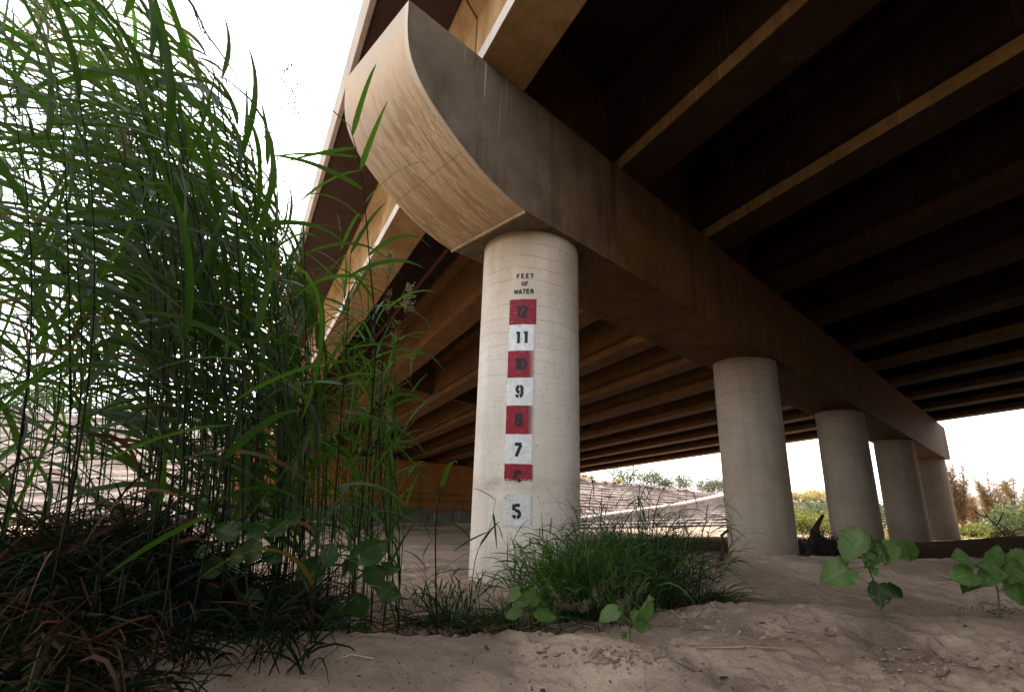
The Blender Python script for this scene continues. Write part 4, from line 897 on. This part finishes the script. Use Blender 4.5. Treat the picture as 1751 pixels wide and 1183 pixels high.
for i, (s, e, rx, h, mt, lab) in enumerate([(58, 1, 3.2, 2.2, 'shrub_dry', 'pale bleached bush on the crest seen between the second and third columns'), (54.5, 2, 2.2, 1.5, 'shrub_dry', 'smaller pale bleached bush on the crest beside the second column'), (62, 4, 3, 1.8, 'shrub', 'grey green bush on the crest beside the third column')]):
    shrub('bush', lab, 'bush', brow(s, e), rx, h, 1900, .22, mt, 'bleached bushes on the crest between the columns', seed=60+i)
def gat(px, d, dz=0): p = at(px, 900, d); return Vector((p.x, p.y, G(p.x, p.y)+dz))
shrub('bush', 'soft grey green bush at the bank foot between the second and third columns', 'bush', gat(1405, 38), 2.0, 2.5, 2200, .2, 'shrub', None, seed=71)
for i, (px, d, rx, h, mt, lab) in enumerate([(1372, 33, 1.5, 1.5, 'weed', 'yellow green weed patch right of the second column'), (1398, 31, 1.5, 1.2, 'weed', 'yellow green weed patch left of the third column'), (1360, 36, 1.6, 1.6, 'weed', 'yellow green weeds close behind the second column'), (1424, 34, 1.8, 1.3, 'weed', 'yellow green weeds close behind the third column')]):
    shrub('weed_patch', lab, 'weeds', gat(px, d), rx, h, 1700, .16, mt, 'sunlit weeds at the bank foot', seed=80+i, up=1.5)
for i, (px, d, rx, h, lab) in enumerate([(1516, 30, 1.4, 2.0, 'green bush in the gap between the third and fourth columns')]):
    shrub('bush', lab, 'bush', gat(px, d), rx, h, 1500, .18, 'shrub', None, seed=90+i)
# tamarisks on the right
def tamarisk(label, base, h, rx, n, seed, mat='tamarisk'):
    base = Vector(base); root = empty('tamarisk', base, label, 'tree', 'leafless brown trees beyond the last column'); r = random.Random(seed); mt_ = MB(); ml = MB()
    for k in range(9):
        a = r.uniform(0, 6.28); q = r.uniform(.1, .75)*rx; top = base + Vector((math.cos(a)*q, math.sin(a)*q, h*r.uniform(.6, 1)*(1-.25*q/rx)))
        mid = base.lerp(top, .5) + Vector((r.gauss(0, .1), r.gauss(0, .1), r.uniform(-.1, .2))); pts = [base, mid, top]; mt_.tube(pts, [.045, .025, .008], 5)
        for j in range(n//9):
            t = r.uniform(.18, 1); p = base.lerp(mid, t*2) if t < .5 else mid.lerp(top, t*2-1)
            d = unit((r.gauss(0, .75), r.gauss(0, .75), r.uniform(.1, 1.2))); L = r.uniform(.25, .7)*(1.15-t*.5); e = p + d*L; s = d.cross(CF).normalized()*.006
            mt_.add([p-s, p+s, e], [(0, 1, 2)], r.random())
            for q2 in range(12):
                f = p.lerp(e, r.uniform(.2, 1.05)); d2 = unit(d + Vector((r.gauss(0, .8), r.gauss(0, .8), r.gauss(.2, .6)))); l2 = r.uniform(.06, .2); s2 = d2.cross(unit((r.random(), r.random(), r.random()))).normalized()*.006
                ml.add([f-s2, f+s2, f+d2*l2], [(0, 1, 2)], r.random())
    mt_.build('branches', M['trunk'] if mat == 'x' else M[mat], root); ml.build('crown', M[mat], root); return root
for i, (px, d, h, rx, n, lab) in enumerate([(1650, 28, 4.5, 1.9, 1700, 'tallest leafless brown tree just right of the last column'), (1700, 30, 3.5, 2.1, 1500, 'rounded leafless brown tree in the middle of the right background'), (1750, 29, 3.3, 2.2, 1500, 'leafless brown tree cut by the right edge of the photo'), (1672, 33, 2.6, 1.5, 900, 'lower leafless brown tree behind the two taller ones'), (1800, 30, 2.5, 1.8, 600, 'leafless brown tree just beyond the right edge'), (1632, 32, 2.4, 1.0, 700, 'small leafless brown tree touching the last column')]):
    tamarisk(lab, gat(px, d), h, rx, n, 100+i)
for i, (px, d, rx, h, mt, lab) in enumerate([(1735, 22, 1.2, 1.5, 'shrub', 'dark leafy green bush at the right edge in front of the brown trees'), (1755, 24, 1.3, 1.9, 'weed', 'yellow green bush behind the dark bush at the right edge'), (1690, 25, 1.1, .7, 'weed', 'low bright green bush under the leafless trees'), (1655, 24, 1.2, .45, 'weed', 'low bright weeds right beside the last column foot'), (1712, 23, 1.0, .5, 'weed', 'low bright weeds left of the dark leafy bush')]):
    shrub('bush', lab, 'bush', gat(px, d), rx, h, 1500, .12, mt, 'green bushes beyond the last column', seed=120+i)
m = MB(); b_ = gat(1718, 21.5); 
for pts in ([(0, 0, 0), (-.25, .1, .5), (-.55, .1, .85), (-.75, .1, 1.35)], [(-.25, .1, .5), (.05, .1, .9), (.1, 0, 1.1)], [(-.55, .1, .85), (-.9, .1, .95), (-1.1, .1, 1.15)], [(0, 0, 0), (.4, 0, .35), (.7, 0, .42)]):
    m.tube([b_ + CR*x + CF*y + Vector((0, 0, z)) for x, y, z in pts], [.035, .03, .022, .012][:len(pts)], 6)
tag(m.build('dead_branch', M['bark']), 'black dead forked branch sticking up in front of the brown trees', 'branch')
gw = MB()
for i in range(7000):
    px = rv.uniform(1350, 1900); d = rv.uniform(22, 60); p = gat(px, d); d_ = unit((rv.gauss(0, 1), rv.gauss(0, 1), rv.uniform(.4, 2))); L = rv.uniform(.1, .32); s = d_.cross(CF).normalized()*L*.16
    if px < 1480 and d < 29: continue
    gw.add([p-s, p+s, p+d_*L], [(0, 1, 2)], rv.random())
tag(gw.build('weed_cover', M['weed']), 'sunlit low green ground cover on the riverbed beyond the columns', kind='stuff')
# left background: bushes seen through the thicket
for i, (s, e, rx, h, mt, lab) in enumerate([(-24, 3, 3, 3.2, 'shrub', 'green tree on the bank crest behind the thicket, nearest the left edge'), (-20, 4, 2.6, 2.6, 'shrub', 'green tree on the bank crest behind the thicket, second from the left'), (-17.5, 3, 1.8, 1.5, 'weed', 'low yellow green bush on the crest behind the thicket'), (-28, 4, 3.4, 3.6, 'shrub', 'green tree on the bank crest at the very left behind the thicket'), (-14.5, 2, 1.2, 1.0, 'shrub', 'small bush on the crest near the left end of the bridge')]):
    shrub('bush', lab, 'bush', brow(s, e), rx, h, 2000, .24, mt, 'bushes on the crest behind the thicket', seed=140+i)
